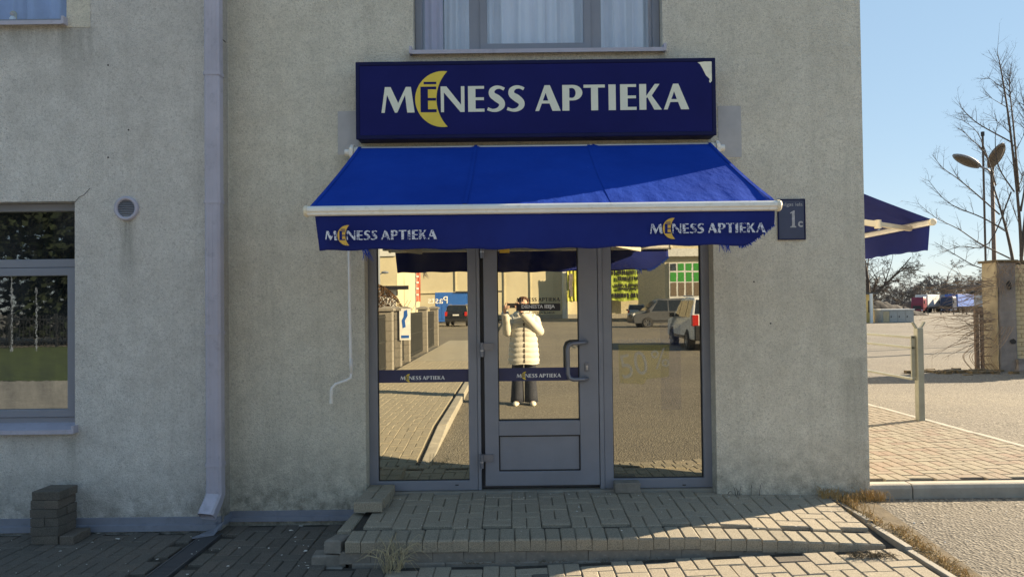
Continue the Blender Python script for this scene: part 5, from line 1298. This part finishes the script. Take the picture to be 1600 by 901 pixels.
# ================================================================== THE STREET BEHIND THE CAMERA (seen in the glass)
MY = 0.16                                             # plane of the panes
def RP(px, py, y): q = P(px, py, 2*MY - y); return Vector((q.x, y, q.z))
def RG(px, py, z): q = G(px, py, z); return Vector((q.x, 2*MY - q.y, z))
# --- fence with block pillars along the sidewalk
FX = -3.02
fe = empty('pillar_fence', (FX, -8, 0.06), label='dark bar fence with concrete block pillars along the sidewalk, reflected in the left pane', cat='fence')
pys = [RG(626, 578, 0.08).y, RG(641, 571, 0.08).y, RG(653, 565, 0.08).y, RG(668, 549, 0.08).y, RG(680, 540, 0.08).y]
pys = [pys[0]+4.2, pys[0], pys[1], pys[2]-0.3, pys[3], pys[4]]
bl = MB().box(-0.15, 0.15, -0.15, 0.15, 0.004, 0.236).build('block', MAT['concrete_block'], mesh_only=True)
for y in pys:
    p_ = MB().box(-0.13, 0.13, -0.13, 0.13, 0, 1.44).build('pillar', MAT['mortar'], fe, loc=(0, y+8, 0))
    for k in range(6):
        o = link_mesh('block', bl, p_, (0, 0, k*0.24)); 
    b = MB(); b.loft([[(sx*s_, sy*s_, z) for sx, sy in ((-.19,-.19),(.19,-.19),(.19,.19),(-.19,.19))] for z, s_ in ((1.442, 1), (1.50, 1), (1.55, 0.3))]); b.build('cap', MAT['concrete_block'], p_)
for a, c in zip(pys[:-1], pys[1:]):
    y0, y1 = c + 8 + 0.17, a + 8 - 0.17
    for z in (0.12, 0.72, 1.30): MB().box(-0.02, 0.02, y0, y1, z-0.015, z+0.015).build('rail', MAT['mesh_dark'], fe)
    b = MB(); k = y0 + 0.05
    while k < y1: b.box(-0.012, 0.012, k-0.014, k+0.014, 0.06, 1.36); k += 0.05
    b.build('bars', MAT['mesh_dark'], fe)['kind'] = 'stuff'
c = RP(641, 500, pys[2]+0.02)
nb = empty('notice_poster', (FX+0.16, pys[2]+0.17, 0.75), label='white and blue paper poster on a fence pillar, reflected in the left pane', cat='poster')
MB().box(-0.02, 0.26, 0.0, 0.012, 0.0, 0.80).build('sheet', MAT['plate_white'], nb)
b = MB(); b.poly([(0.02, .3), (.10, .33), (.08, .5), (.15, .62), (.14, .77), (.06, .74), (.05, .6), (.0, .5)], (), lambda u, v, w: Vector((u+.04, 0.0145, v))); b.poly([(0.02, .05), (.22, .05), (.22, .12), (.02, .12)], (), lambda u, v, w: Vector((u, 0.0145, v))); b.build('print', MAT['post_blue'], nb)
def leaf_mass(name, mat, cx, cy, z0, sx, sy, h, n, leaf, seed, parent, clump=14):
    rn = random.Random(seed); b = MB(); cl = [(rn.gauss(0, .45), rn.gauss(0, .45), rn.random()) for _ in range(clump)]
    for k in range(n):
        q = cl[k % clump]; a, c_ = rn.uniform(0, 2*pi), rn.uniform(-1, 1); rr = rn.random()**0.4*0.55
        v = Vector((q[0] + rr*cos(a)*math.sqrt(1-c_*c_), q[1] + rr*sin(a)*math.sqrt(1-c_*c_), q[2] + rr*c_*0.7))
        v.x = max(-1.05, min(1.05, v.x)); v.y = max(-1.05, min(1.05, v.y)); lim = math.sqrt(max(0.03, 1-0.55*(v.x**2)-0.25*v.y**2)); v.z = max(0, min(lim, v.z))
        p = Vector((cx + sx*v.x, cy + sy*v.y, z0 + h*v.z)); d = Vector((rn.gauss(0,1), rn.gauss(0,1), rn.gauss(0,1))).normalized()*leaf*rn.uniform(.6,1.3); e = d.orthogonal().normalized()*leaf*0.55
        b.add([p-d, p+e, p+d, p-e], [(0,1,2,3)])
    return b.build(name, MAT[mat], parent, fixn=False)
for k, (y, h, lab) in enumerate(((-10.9, 2.15, 'nearer clipped hedge of brown dead leaves behind the fence, reflected in the left pane'), (-15.0, 2.25, 'farther rounded hedge of brown dead leaves behind the fence, reflected in the left pane'))):
    hd = empty('hedge', (-4.15, y, 0), label=lab, cat='hedge', group='brown hedges behind the fence')
    leaf_mass('leaves', 'hedge_leaf', 0, 0, 0.05, 0.85, 2.1, h, 9000, 0.035, 50+k, hd, 60)
    b = MB()
    for j in range(30): b.tube([(random.gauss(0,.3), random.uniform(-1.7,1.7), -.05), (random.gauss(0,.45), random.uniform(-1.7,1.7), h*.8)], [0.015, 0.006], 4)
    b.build('stems', MAT['bark'], hd)
# --- pale hall across the street
HY = -80.0
hx0, hx1 = RP(616, 460, HY).x, RP(1044, 460, HY).x
hl = empty('hall', ((hx0+hx1)/2, HY, -0.02), label='long pale yellow hall across the street, reflected in the glass', cat='building'); hc = hl.location.x
MB().box(hx0-hc, hx1-hc, -25, 0, 0, 11).build('wall', MAT['pale_wall'], hl); MB().box(hx0-hc-.3, hx1-hc+.3, -25.3, .3, 11, 11.5).build('roof', MAT['roof_dark'], hl)
for px in (712, 750, 788, 829, 866, 912, 940): x = RP(px, 460, HY).x - hc; MB().box(x-0.06, x+0.06, 0, 0.12, 0, 10.9).build('pilaster', MAT['pale_wall'], hl)
MB().box(hx0-hc+.1, hx1-hc-.1, 0, 0.35, 0, 0.5).build('plinth', MAT['concrete'], hl); MB().box(hx0-hc+.1, RP(745, 1, HY).x-hc, 0, 0.14, 3.2, 3.35).build('cornice', MAT['pale_wall'], hl)
b = MB()
for px in (1020, 1046): x = RP(px, 460, HY).x - hc; 
MB().box(RP(878, 460, HY).x-hc, RP(886, 460, HY).x-hc, 0, 0.9, 0, 10.8).build('pilaster', MAT['white_wall'], hl)
# banners on the hall
def banner(px0, px1, py0, py1, y, mat, label, lines, seed):
    a, c = RP(px0, py1, y), RP(px1, py0, y); t = empty('banner', ((a.x+c.x)/2, y, a.z), label=label, cat='banner'); w_, h_ = abs(c.x-a.x)/2, c.z-a.z
    n = 24; b = MB(); vs = [(-w_+2*w_*i/n, 0.06*sin(i*.9)+0.05*sin(i*2.1+j), h_*j/6 + 0.06*sin(i*.5)*(1-j/6)) for j in range(7) for i in range(n+1)]
    b.add(vs, [(j*(n+1)+i, j*(n+1)+i+1, (j+1)*(n+1)+i+1, (j+1)*(n+1)+i) for j in range(6) for i in range(n)]); b.build('cloth', MAT[mat], t, smooth=True)
    if lines:
        for s_ in (-1, 1): MB().box(s_*w_*0.98-.05, s_*w_*0.98+.05, -.03, .03, -0.1, h_+.1).build('edge_pole', MAT['lamp_grey'], t)
    for (z, hh, f, mt) in lines:                       # printed rows, too small to read even in the photo
        rn = random.Random(seed + int(z*100)); b = MB(); x = -w_*f
        while x < w_*f - hh*0.5:
            ww = hh*rn.uniform(.35, .7); b.box(x, x+ww*0.75, 0.14, 0.15, h_*z, h_*z+hh); x += ww + (hh*0.35 if rn.random() < 0.18 else 0)
        b.build('printed_row', MAT[mt], t)
    return t
banner(948, 1014, 416, 470, HY+1.5, 'banner_green', 'yellow-green cloth banner with dark print on the hall, reflected in the right pane', [(.78, .45, .8, 'text_black'), (.60, .45, .5, 'text_black'), (.42, .3, .65, 'text_black'), (.32, .3, .5, 'text_black'), (.10, .5, .75, 'text_black')], 1)
banner(886, 904, 418, 471, HY+1.5, 'banner_yellow', 'narrow yellow banner with dark smears hanging on the hall behind the door handle', [(.6, .9, .6, 'bark_far'), (.35, 1.0, .7, 'bark_far'), (.15, .8, .5, 'bark_far')], 2)
# blue parcel kiosk
KY = -70.0; a, c = RP(680, 496, KY), RP(748, 456, KY)
ko = empty('blue_kiosk', ((a.x+c.x)/2, KY, -0.02), label='blue parcel kiosk with white lettering across the street, reflected in the left pane', cat='kiosk'); w_ = (c.x-a.x)/2
MB().box(-w_, w_, -2.5, 0, 0, c.z).build('body', MAT['post_blue'], ko, bevel=.03); MB().box(-w_-.15, w_+.15, -2.6, .15, c.z, c.z+.12).build('roof', MAT['roof_dark'], ko)
text(ko, 'kiosk_lettering', 'Pasts', (-w_+.3, 0.03, c.z-1.15), (-1, 0, 0), (0, 0, 1), 0.75, MAT['text_white'], center=True)
ko.children[-1].location.x = w_
for k in range(8): o = MB().box(-w_+.2+k*(2*w_-.4)/8, -w_+.2+(k+1)*(2*w_-.4)/8-.05, 0, .04, .3, c.z-1.3).build('locker_door', MAT['post_blue'], ko)
# flag banner on a pole
FY = -55.0; a, c = RP(650, 500, FY), RP(656, 424, FY)
fl_ = empty('flag_banner', (a.x, FY, 0), label='tall red and white flag banner on a thin pole, reflected in the left pane', cat='flag'); b = MB(); b.tube([(0, 0, -.02), (0, 0, c.z+.4)], .04, 6); b.build('pole', MAT['lamp_grey'], fl_)
z0 = RP(653, 471, FY).z; w_ = c.x-a.x
b = MB(); b.add([(.05+w_*u, .03*sin(6*u+v*4), z0+(c.z-z0)*v) for v in [k/8 for k in range(9)] for u in (0, .33, .66, 1)], [(j*4+i, j*4+i+1, j*4+i+5, j*4+i+4) for j in range(8) for i in range(3)]); b.build('cloth', MAT['banner_red'], fl_)
for k in range(4): MB().box(.08, w_*.75, .06, .07, z0+(c.z-z0)*(.2+.2*k), z0+(c.z-z0)*(.26+.2*k)).build('print', MAT['plate_white'], fl_)
# white-fronted shop at the left and green-windowed shop at the right
WY = -52.0; x0, x1 = RP(560, 450, WY).x, RP(621, 450, WY).x
ws = empty('white_shop', ((x0+x1)/2, WY, -.02), label='pale shop with a white fascia at the far left of the reflection', cat='building'); w_ = (x1-x0)/2
MB().box(-w_, w_, -14, 0, 0, 8).build('wall', MAT['pale_wall'], ws); z0 = RP(600, 400, WY).z
MB().box(-w_, w_-.1, 0, .12, z0, z0+.8).build('fascia', MAT['white_wall'], ws); MB().box(-w_, w_-.1, 0, .1, 0.3, RP(600, 447, WY).z).build('shutter', MAT['car_white'], ws)
MB().box(-w_*.2, w_*1.6, .15, .6, RP(620, 452, WY).z, RP(620, 446, WY).z).build('sign_board', MAT['text_black'], ws); MB().box(-w_-.2, w_+.2, -14.2, .3, 8, 8.4).build('roof', MAT['roof_dark'], ws)
GY = -58.0; x0, x1 = RP(1040, 450, GY).x, RP(1190, 450, GY).x
gs = empty('green_shop', ((x0+x1)/2, GY, -.02), label='pale shop with green-backed windows at the right of the reflection', cat='building'); w_ = (x1-x0)/2; gx = gs.location.x
MB().box(-w_, w_, -14, -.3, 0, 8).build('wall', MAT['pale_wall'], gs); MB().box(-w_-.2, w_+.2, -14.2, .3, 8, 8.4).build('roof', MAT['roof_dark'], gs)
zz = [RP(1070, q, GY).z for q in (462, 440, 423, 411)]
for k in range(8):
    xa = RP(1046 + k*12.2, 440, GY).x - gx; xb = RP(1046+(k+1)*12.2, 440, GY).x - gx
    fr = MB().box(xa, xb, -.3, -.12, .3, zz[3]+.1).build('window', MAT['white_wall'], gs)
    for z0, z1, m in ((zz[0], zz[1]-.05, 'lamp_brown'), (zz[1]+.05, zz[2]-.1, 'shop_green'), (zz[2]+.05, zz[3], 'shop_green' if k else 'car_window_far')): MB().box(xa+.1, xb-.06, -.119, -.105, z0, z1).build('panel', MAT[m], fr)
MB().box(-w_, w_, -.3, .2, RP(1070, 400, GY).z, RP(1070, 388, GY).z).build('fascia', MAT['white_wall'], gs)
# --- lawn side: iron fence, dark trees and a dark house (seen in the left window)
IY = -26.5
fi = empty('iron_fence', (-33, IY, 0), label='black iron railing across the lawn, reflected in the left window', cat='fence')
for z in (.25, 1.25): MB().box(0, 19, -.025, .025, z-.03, z+.03).build('rail', MAT['iron_black'], fi)
for k in range(10): MB().box(k*2.1-.05, k*2.1+.05, -.05, .05, 0, 1.5).build('post', MAT['iron_black'], fi)
b = MB()
for k in range(126): b.box(k*.15-.014, k*.15+.014, -.014, .014, .05, 1.4)
b.build('bars', MAT['iron_black'], fi)['kind'] = 'stuff'
for k, (x, y, h, s_) in enumerate(((-33, -31, 8.5, 3.2), (-27.5, -32, 10, 3.4), (-22.5, -31, 9, 3.2), (-17.5, -32, 9, 3.2), (-37, -35, 11, 4))):
    t = empty('evergreen_tree', (x, y, -.1), label=['first dark evergreen tree from the left', 'tallest middle dark evergreen tree', 'dark evergreen tree before the grey house', 'rightmost dark evergreen tree', 'broad dark evergreen tree at the back'][k] + ' beyond the lawn and iron railing', cat='tree', group='evergreen trees beyond the lawn')
    leaf_mass('crown', 'evergreen', 0, 0, .6, s_, s_, h, 5000, .28, 90+k, t, 26); b = MB(); b.tube([(0, 0, -.1), (0, 0, h*.7)], [.22, .06], 8); b.build('trunk', MAT['bark'], t)
dh = empty('dark_house', (-26, -50, 0), label='dark grey house with a pitched roof behind the evergreens beyond the lawn', cat='building')
MB().box(-9, 9, -8, 0, 0, 5.5).build('wall', MAT['roof_dark'], dh); b = MB(); b.loft([[(x, .6, 5.4), (x, -4, 9), (x, -8.6, 5.4)] for x in (-9.6, 9.6)]); b.build('roof', MAT['spoil'], dh)
for x in (-5, 0, 5): MB().box(x-.7, x+.7, 0, .06, 1.5, 3.2).build('window', MAT['white_wall'], dh)
for k, x in enumerate((-20.3, -19.7)):
    t = empty('lawn_pole', (x, -23.5-k*.6, 0), label=('taller' if k == 0 else 'shorter') + ' of two pale thin poles on the lawn, reflected in the left window', cat='pole', group='pale poles on the lawn'); b = MB(); b.tube([(0, 0, -.05), (0, 0, 3.1-k*.5)], .02, 8); b.build('shaft', MAT['lamp_grey'], t)
# --- cars
PROF = {'suv': [(.5,.20),(.505,.42),(.48,.54),(.25,.62),(.07,.96),(-.06,1.0),(-.36,.975),(-.455,.63),(-.495,.56),(-.5,.2)],
        'van': [(.5,.15),(.505,.36),(.47,.46),(.33,.55),(.15,.93),(.08,.985),(-.2,1.0),(-.46,.985),(-.49,.6),(-.5,.5),(-.5,.15)]}
def car(name, label, x, y, rz, L, W, H, kind, paint, group='parked cars reflected in the glass', low=None):
    t = empty(name, (x, y, -0.02), rz, label=label, cat='van' if kind == 'van' else 'car', group=group)
    pr = [(px*L, pz*H) for px, pz in PROF[kind]]; belt = .60*H if kind == 'suv' else .54*H
    ins = lambda z: 0.0 if z < belt else 0.13*W*0.5*((z-belt)/(H-belt))*1.6
    n = len(pr); b = MB()
    vs = [(px, -(W/2 - ins(pz)), pz) for px, pz in pr] + [(px, (W/2 - ins(pz)), pz) for px, pz in pr]
    b.add(vs, [(i, (i+1) % n, (i+1) % n + n, i+n) for i in range(n)] + [tuple(range(n))[::-1], tuple(range(n, 2*n))]); b.build('body', MAT[paint], t, bevel=.05)
    k = 5 if kind == 'van' else 4; ft = next(i for i in range(n) if pr[i][1] > .9*H); rt = max(i for i in range(n) if pr[i][1] > .9*H)
    def strip(i, j, m0, m1, name, mat, off=.012):
        (xa, za), (xb, zb_) = pr[i], pr[j]; d = Vector((xb-xa, 0, zb_-za)); nn = Vector((d.z, 0, -d.x)).normalized(); 
        if nn.x*(1 if xa > 0 else -1) < 0: nn = -nn
        A, C = Vector((xa, 0, za)) + d*m0 + nn*off, Vector((xa, 0, za)) + d*m1 + nn*off; wa, wb = W/2-ins(A.z)-.09, W/2-ins(C.z)-.09
        q = MB(); q.add([(A.x, -wa, A.z), (A.x, wa, A.z), (C.x, wb, C.z), (C.x, -wb, C.z)], [(0,1,2,3)]); q.build(name, MAT[mat], t)
    strip(ft-1, ft, .08, .92, 'windscreen', 'car_glass'); strip(rt+1, rt, .12, .9, 'rear_window', 'car_glass')
    fx, rx = pr[ft-1][0], pr[rt+1][0]
    for s_ in (-1, 1):
        segs = [(fx-.35*(.9 if kind == 'suv' else 1.1), .02*L), (.005*L, -.22*L), (-.235*L, rx+.28)]
        for a, c in segs:
            z0, z1 = belt+.04, H*.93
            sk = lambda x, z: x - (z-z0)/(z1-z0)*(.62*(pr[ft-1][0]-pr[ft][0])) if a > .1*L and x == a else x
            q = MB(); q.add([(sk(xx, zz_), s_*(W/2-ins(zz_)+.008), zz_) for xx, zz_ in ((a, z0), (c, z0), (c, z1), (a, z1))], [(0,1,2,3)]); q.build('side_window', MAT['car_glass'], t)
        MB().box(fx-.25, fx-.05, s_*(W/2+.02)-.02*s_, s_*(W/2+.16), belt, belt+.16).build('mirror', MAT['black_plastic'], t)
        MB().box(L/2-.12, L/2+.012, s_*W*.36-.2, s_*W*.36+.2, .40*H, .49*H).build('headlight', MAT['plate_white'], t)
        MB().box(-L/2-.015, -L/2+.2, s_*(W/2-.10)-.1, s_*(W/2-.10)+.1, .46*H, .66*H).build('tail_light', MAT['lamp_red'], t)
        MB().box(-.32*L, .3*L, s_*W/2-.012, s_*W/2+.012, .2*H, .26*H).build('sill_trim', MAT['black_plastic'], t)
        for xx in (.31*L, -.30*L):
            q = MB(); q.loft([[(xx+.4*cos(2*pi*i/16), yy, .33+.4*sin(2*pi*i/16)) for i in range(16)] for yy in (s_*(W/2-.2), s_*(W/2+.006))]); q.build('wheel_arch', MAT['black_plastic'], t)
            wheel(t, xx, s_*(W/2-.07), .335, .335, .22)
        if kind == 'suv': q = MB(); q.tube([(.02*L, s_*(W/2-.2), H+.04), (-.34*L, s_*(W/2-.2), H+.02)], .022, 6); q.build('roof_rail', MAT['alloy'], t)
    MB().box(-L/2-.05, -L/2+.1, -W/2+.06, W/2-.06, .19*H, (.47 if low else .33)*H).build('rear_bumper', MAT['black_plastic'], t, bevel=.03); MB().box(L/2-.1, L/2+.05, -W/2+.06, W/2-.06, .19*H, .3*H).build('front_bumper', MAT['black_plastic'], t, bevel=.03)
    MB().box(-L/2-.035, -L/2, -.26, .26, .47*H, .535*H).build('number_plate', MAT['plate_white'], t); MB().box(L/2-.02, L/2+.03, -.45, .45, .33*H, .44*H).build('grille', MAT['black_plastic'], t)
    return t
c = RG(716, 505, -.02); c.x = RP(717, 490, -56).x
car('parked_car', 'black parked car by the blue kiosk, seen from behind in the left pane', c.x, -57.0, R(-86), 4.7, 1.9, 1.75, 'suv', 'car_black')
c = RP(1068, 520, -18.2)
car('parked_car', 'white parked car with a black rear bumper, largest car in the right pane', c.x + 1.35, -20.5, R(-88), 4.6, 1.9, 1.85, 'suv', 'car_white', low=True)
c = RP(1031, 500, -45); car('parked_van', 'dark grey parked van facing left, reflected in the right pane', c.x + .2, -44, R(176), 5.0, 1.95, 2.0, 'van', 'car_grey')
c = RP(995, 490, -66); car('parked_car', 'silver parked car under the yellow-green banner in the right pane', c.x, -66, R(-80), 4.4, 1.8, 1.6, 'suv', 'car_silver')
# street lamp in the left pane
c = RP(592, 450, -30); t = empty('street_lamp', (c.x, -30, 0), label='grey single-arm street lamp on the sidewalk, reflected at the left pane edge', cat='street lamp')
b = MB(); b.tube([(0, 0, -.05), (0, 0, 7)], [.09, .05], 8); b.build('pole', MAT['lamp_grey'], t); zz_ = RP(600, 426, -30).z
b = MB(); b.tube([(0, 0, zz_-.1), (.2, 0, zz_)], .03, 6); b.ball((.32, 0, zz_+.02), .12, sc=(1.6, .7, .6)); b.build('lamp_head', MAT['lamp_grey'], t)

# ================================================================== THE PERSON TAKING THE PICTURE
ps = empty('person', (0.18, CAM.y-0.40, -0.02), label='person in a long cream puffer coat and dark trousers photographing, reflected in the door', cat='person')
b = MB(); PX = -0.18
def mir(p, s_): return Vector((p[0]*s_, p[1], p[2]))
sh, hip = 0.175, 0.095
el = {1: Vector((.245, .06, 1.20)), -1: Vector((-.255, .08, 1.19))}; wr = {1: Vector((-.055, .31, 1.535)), -1: Vector((-.30, .30, 1.53))}
b.loft([[(rx*cos(2*pi*i/20), ry*sin(2*pi*i/20), z) for i in range(20)] for z, rx, ry in ((.80,.10,.08),(.86,.165,.11),(.95,.17,.115),(1.08,.14,.10),(1.2,.155,.11),(1.32,.17,.11),(1.40,.15,.09),(1.45,.07,.065),(1.50,.055,.06),(1.60,.05,.055))])
for s_ in (1, -1):
    b.tube([mir(p, s_) for p in ((hip,0,.92),(hip+.005,.01,.70),(hip+.01,.015,.49),(hip+.012,.0,.30),(hip+.015,-.015,.10),(hip+.015,-.02,.04))], [.095,.08,.058,.055,.038,.04], 12)
    b.tube([mir(p, s_) for p in ((hip+.015,-.06,.045),(hip+.018,.02,.05),(hip+.025,.10,.035),(hip+.028,.17,.028))], [.034,.04,.036,.022], 10)
    b.tube([mir((sh-.03,0,1.40), s_), mir((sh,0,1.385), s_), Vector((sh*s_, 0, 1.38)).lerp(el[s_], .5), el[s_], el[s_].lerp(wr[s_], .5), wr[s_]], [.06,.055,.047,.042,.036,.026], 12)
# head with a face
hz = 1.625; rings = []
for z, rx, ry, dy in ((-.125,.02,.03,.045),(-.115,.045,.05,.04),(-.09,.058,.07,.02),(-.05,.068,.088,.005),(0,.074,.096,0),(.04,.076,.097,-.004),(.08,.066,.085,-.008),(.105,.045,.06,-.01),(.118,.015,.02,-.01)):
    rings.append([(rx*cos(2*pi*i/20), dy+ry*sin(2*pi*i/20), hz+z) for i in range(20)])
b.loft(rings); b.tube([(0,.090,hz+.02),(0,.106,hz-.012),(0,.112,hz-.028),(0,.098,hz-.038)], [.008,.011,.014,.009], 8)
b.tube([(-.022,.088,hz-.066),(0,.098,hz-.064),(.022,.088,hz-.066)], [.004,.008,.004], 8)
for s_ in (1, -1): b.ball((s_*.076, -.005, hz-.01), .03, 8, 6, sc=(.35,.7,1)); b.tube([(s_*.012,.092,hz+.026),(s_*.03,.094,hz+.032),(s_*.05,.08,hz+.026)], .006, 6)
# hands: palm, four unequal bent fingers and a thumb closing on the phone's short ends
phc = Vector((PX, .385, 1.612)); PW, PHh = .162, .076
for s_ in (1, -1):
    e = phc + Vector((s_*PW/2, 0, 0)); pc = e + Vector((s_*.028, -.018, -.028)); w0 = wr[s_]
    b.tube([w0, w0.lerp(pc, .5), pc, pc + Vector((0, .012, .03))], [.026,.028,.034,.024], 10)
    kn = [pc + Vector((s_*.004, .018, .034 - .019*k)) for k in range(4)]
    for k in range(4):
        ln = (.8, 1.0, .93, .72)[k]; a0 = kn[k]; zt_ = (phc.z + PHh/2 + .008) if k == 0 else a0.z + .006
        m1 = Vector((e.x + s_*.012, e.y + .006, zt_ if k == 0 else a0.z + .004)); 
        tipv = Vector((e.x - s_*.045*ln, e.y + (.002 if k == 0 else .014), zt_)); m2 = m1.lerp(tipv, .5) + Vector((0, .002, .002))
        b.tube([a0, m1, m2, tipv], [.0098, .0092, .0086, .0066], 8)
    b.tube([pc + Vector((-s_*.004, -.012, -.012)), e + Vector((s_*.012, -.018, -.022)), e + Vector((-s_*.014, -.014, -.016)), e + Vector((-s_*.032, -.012, -.008))], [.013, .0115, .0105, .008], 8)
body = b.build('body', MAT['skin'], ps, smooth=True); rm = body.modifiers.new('skin', 'REMESH'); rm.mode = 'VOXEL'; rm.voxel_size = .0055; rm.use_smooth_shade = True
for s_ in (1, -1):
    b = MB(); b.ball((s_*.031, .0835, hz+.012), .0105, 10, 7); o = b.build('eye', MAT['plate_white'], ps, smooth=True); b = MB(); b.ball((s_*.031, .0918, hz+.012), .0058, 8, 5, sc=(1,.5,1)); b.build('iris', MAT['hair'], o)
# hair, shoulder length
b = MB(); rings = []
for z, rx, ry, dy in ((.135,.02,.02,-.015),(.125,.055,.06,-.018),(.10,.078,.088,-.02),(.06,.089,.098,-.024),(.01,.091,.095,-.034),(-.05,.088,.075,-.052),(-.11,.088,.062,-.064),(-.17,.095,.052,-.066),(-.22,.085,.04,-.062)):
    rings.append([(rx*cos(2*pi*i/28)*(1+.02*sin(i*5)), dy+ry*sin(2*pi*i/28)*(1+.02*cos(i*7)), hz+z) for i in range(28)])
b.loft(rings)
for s_ in (1, -1):
    for k in range(5): b.tube([(s_*(.05+.008*k), .045-.02*k, hz+.095), (s_*(.086), .03-.02*k, hz), (s_*(.088+.004*k), .03-.02*k, hz-.11), (s_*.09, .035-.02*k, hz-.20)], [.010,.014,.014,.006], 7)
b.build('hair', MAT['hair'], ps, smooth=True)
# quilted coat
def quilt(z, pitch=.085, a=.085): return 1 + a*(abs(sin(pi*z/pitch))**.6 - .6)
b = MB(); rings = []; z = .66
pts = [(.66,.245,.175),(.80,.24,.17),(.95,.228,.165),(1.08,.213,.155),(1.2,.215,.16),(1.32,.222,.155),(1.39,.205,.14),(1.43,.165,.115),(1.465,.115,.105),(1.50,.095,.10),(1.53,.105,.11)]
def at(z):
    for (za, xa, ya), (zb_, xb, yb) in zip(pts, pts[1:]):
        if za <= z <= zb_: u = (z-za)/(zb_-za); return xa+(xb-xa)*u, ya+(yb-ya)*u
    return pts[-1][1:]
while z <= 1.531:
    rx, ry = at(z); qf = quilt(z) if z < 1.42 else 1
    rings.append([(rx*qf*(abs(cos(t_))**.85)*(1 if cos(t_) > 0 else -1), ry*qf*(abs(sin(t_))**.85)*(1 if sin(t_) > 0 else -1), z + .006*sin(5*t_)) for t_ in [2*pi*i/36 for i in range(36)]]); z += .0142
b.loft(rings, False)
for s_ in (1, -1):
    pth = curve([Vector((s_*(sh-.05), 0, 1.40)), Vector((s_*(sh+.02), .0, 1.36)), Vector((sh*s_, 0, 1.38)).lerp(el[s_], .6), el[s_] + Vector((s_*.012, -.012, -.01)), el[s_].lerp(wr[s_], .55), wr[s_].lerp(el[s_], .08)], 8)
    m = len(pth); b.tube(pth, [(.088 - .03*k/m)*(1 + .15*(abs(sin(k*.62))**.6 - .5)) for k in range(m)], 16)
rings = [[((.10+.045*sin(v))*cos(t_)*1.15, -.01 + (.10+.045*sin(v))*sin(t_) - .03*(sin(t_) < 0)*abs(sin(t_)), 1.475 + .04*cos(v) + .02*(-sin(t_))) for v in [2*pi*k/10 for k in range(10)]] for t_ in [R(115 + 310*i/26) for i in range(27)]]
b.loft(rings); ct = b.build('coat', MAT['coat'], ps, smooth=True); sd_ = ct.modifiers.new('t', 'SOLIDIFY'); sd_.thickness = .006
b = MB(); row = []
for k in range(44):
    z = .68 + k*.018; rx, ry = at(z); row.append(Vector((.005, ry*(quilt(z) if z < 1.42 else 1)+.004, z)))
b.loft([[p+Vector((-.014,0,0)), p+Vector((.014,0,0)), p+Vector((.014,.004,0)), p+Vector((-.014,.004,0))] for p in row]); b.build('zip', MAT['bark'], ct)
for s_ in (1, -1):
    rings = []
    for z, cx, cy, rx, ry in ((.88,.095,0,.10,.11),(.75,.10,.0,.095,.10),(.6,.102,.005,.092,.095),(.48,.105,.008,.09,.095),(.3,.108,0,.096,.10),(.14,.112,-.005,.105,.11),(.045,.114,-.003,.11,.118)):
        rings.append([(s_*(cx) + rx*cos(2*pi*i/22)*(1+.03*sin(3*i+z*20)), cy + ry*sin(2*pi*i/22)*(1+.03*cos(4*i+z*17)), z) for i in range(22)])
    b = MB(); b.loft(rings, False); tr2 = b.build('trousers', MAT['denim'], ps, smooth=True) if s_ == 1 else b.build('trousers', MAT['denim'], ps, smooth=True); sd_ = tr2.modifiers.new('t', 'SOLIDIFY'); sd_.thickness = .004
    b = MB(); rings = []
    for y, w_, h_ in ((-.105,.025,.05),(-.095,.040,.085),(-.04,.046,.10),(.03,.048,.095),(.10,.050,.07),(.17,.046,.055),(.205,.03,.042),(.215,.012,.03)):
        rings.append([(s_*.125 + w_*cos(t_)*1.05, y, max(0.0, h_*.5 + h_*.55*sin(t_))) for t_ in [2*pi*i/14 for i in range(14)]])
    b.loft(rings); o = b.build('shoe', MAT['shoe'], ps, smooth=True); o.rotation_euler = (0, 0, -s_*.10)
# the phone
ph = empty('phone', (0.18+phc.x, ps.location.y + phc.y, -.02+phc.z), label='dark mobile phone held sideways in both hands by the person in the puffer coat', cat='phone')
MB().box(-PW/2, PW/2, -.004, .004, -PHh/2, PHh/2).build('case', MAT['black_plastic'], ph, bevel=.003)
MB().box(-PW/2+.006, PW/2-.006, -.0052, -.0041, -PHh/2+.005, PHh/2-.005).build('screen', MAT['car_glass'], ph)
for k in range(3): b = MB(); b.tube([(PW/2-.018, .004, .022-.016*k), (PW/2-.018, .006, .022-.016*k)], .006, 10); b.build('lens', MAT['car_glass'], ph)
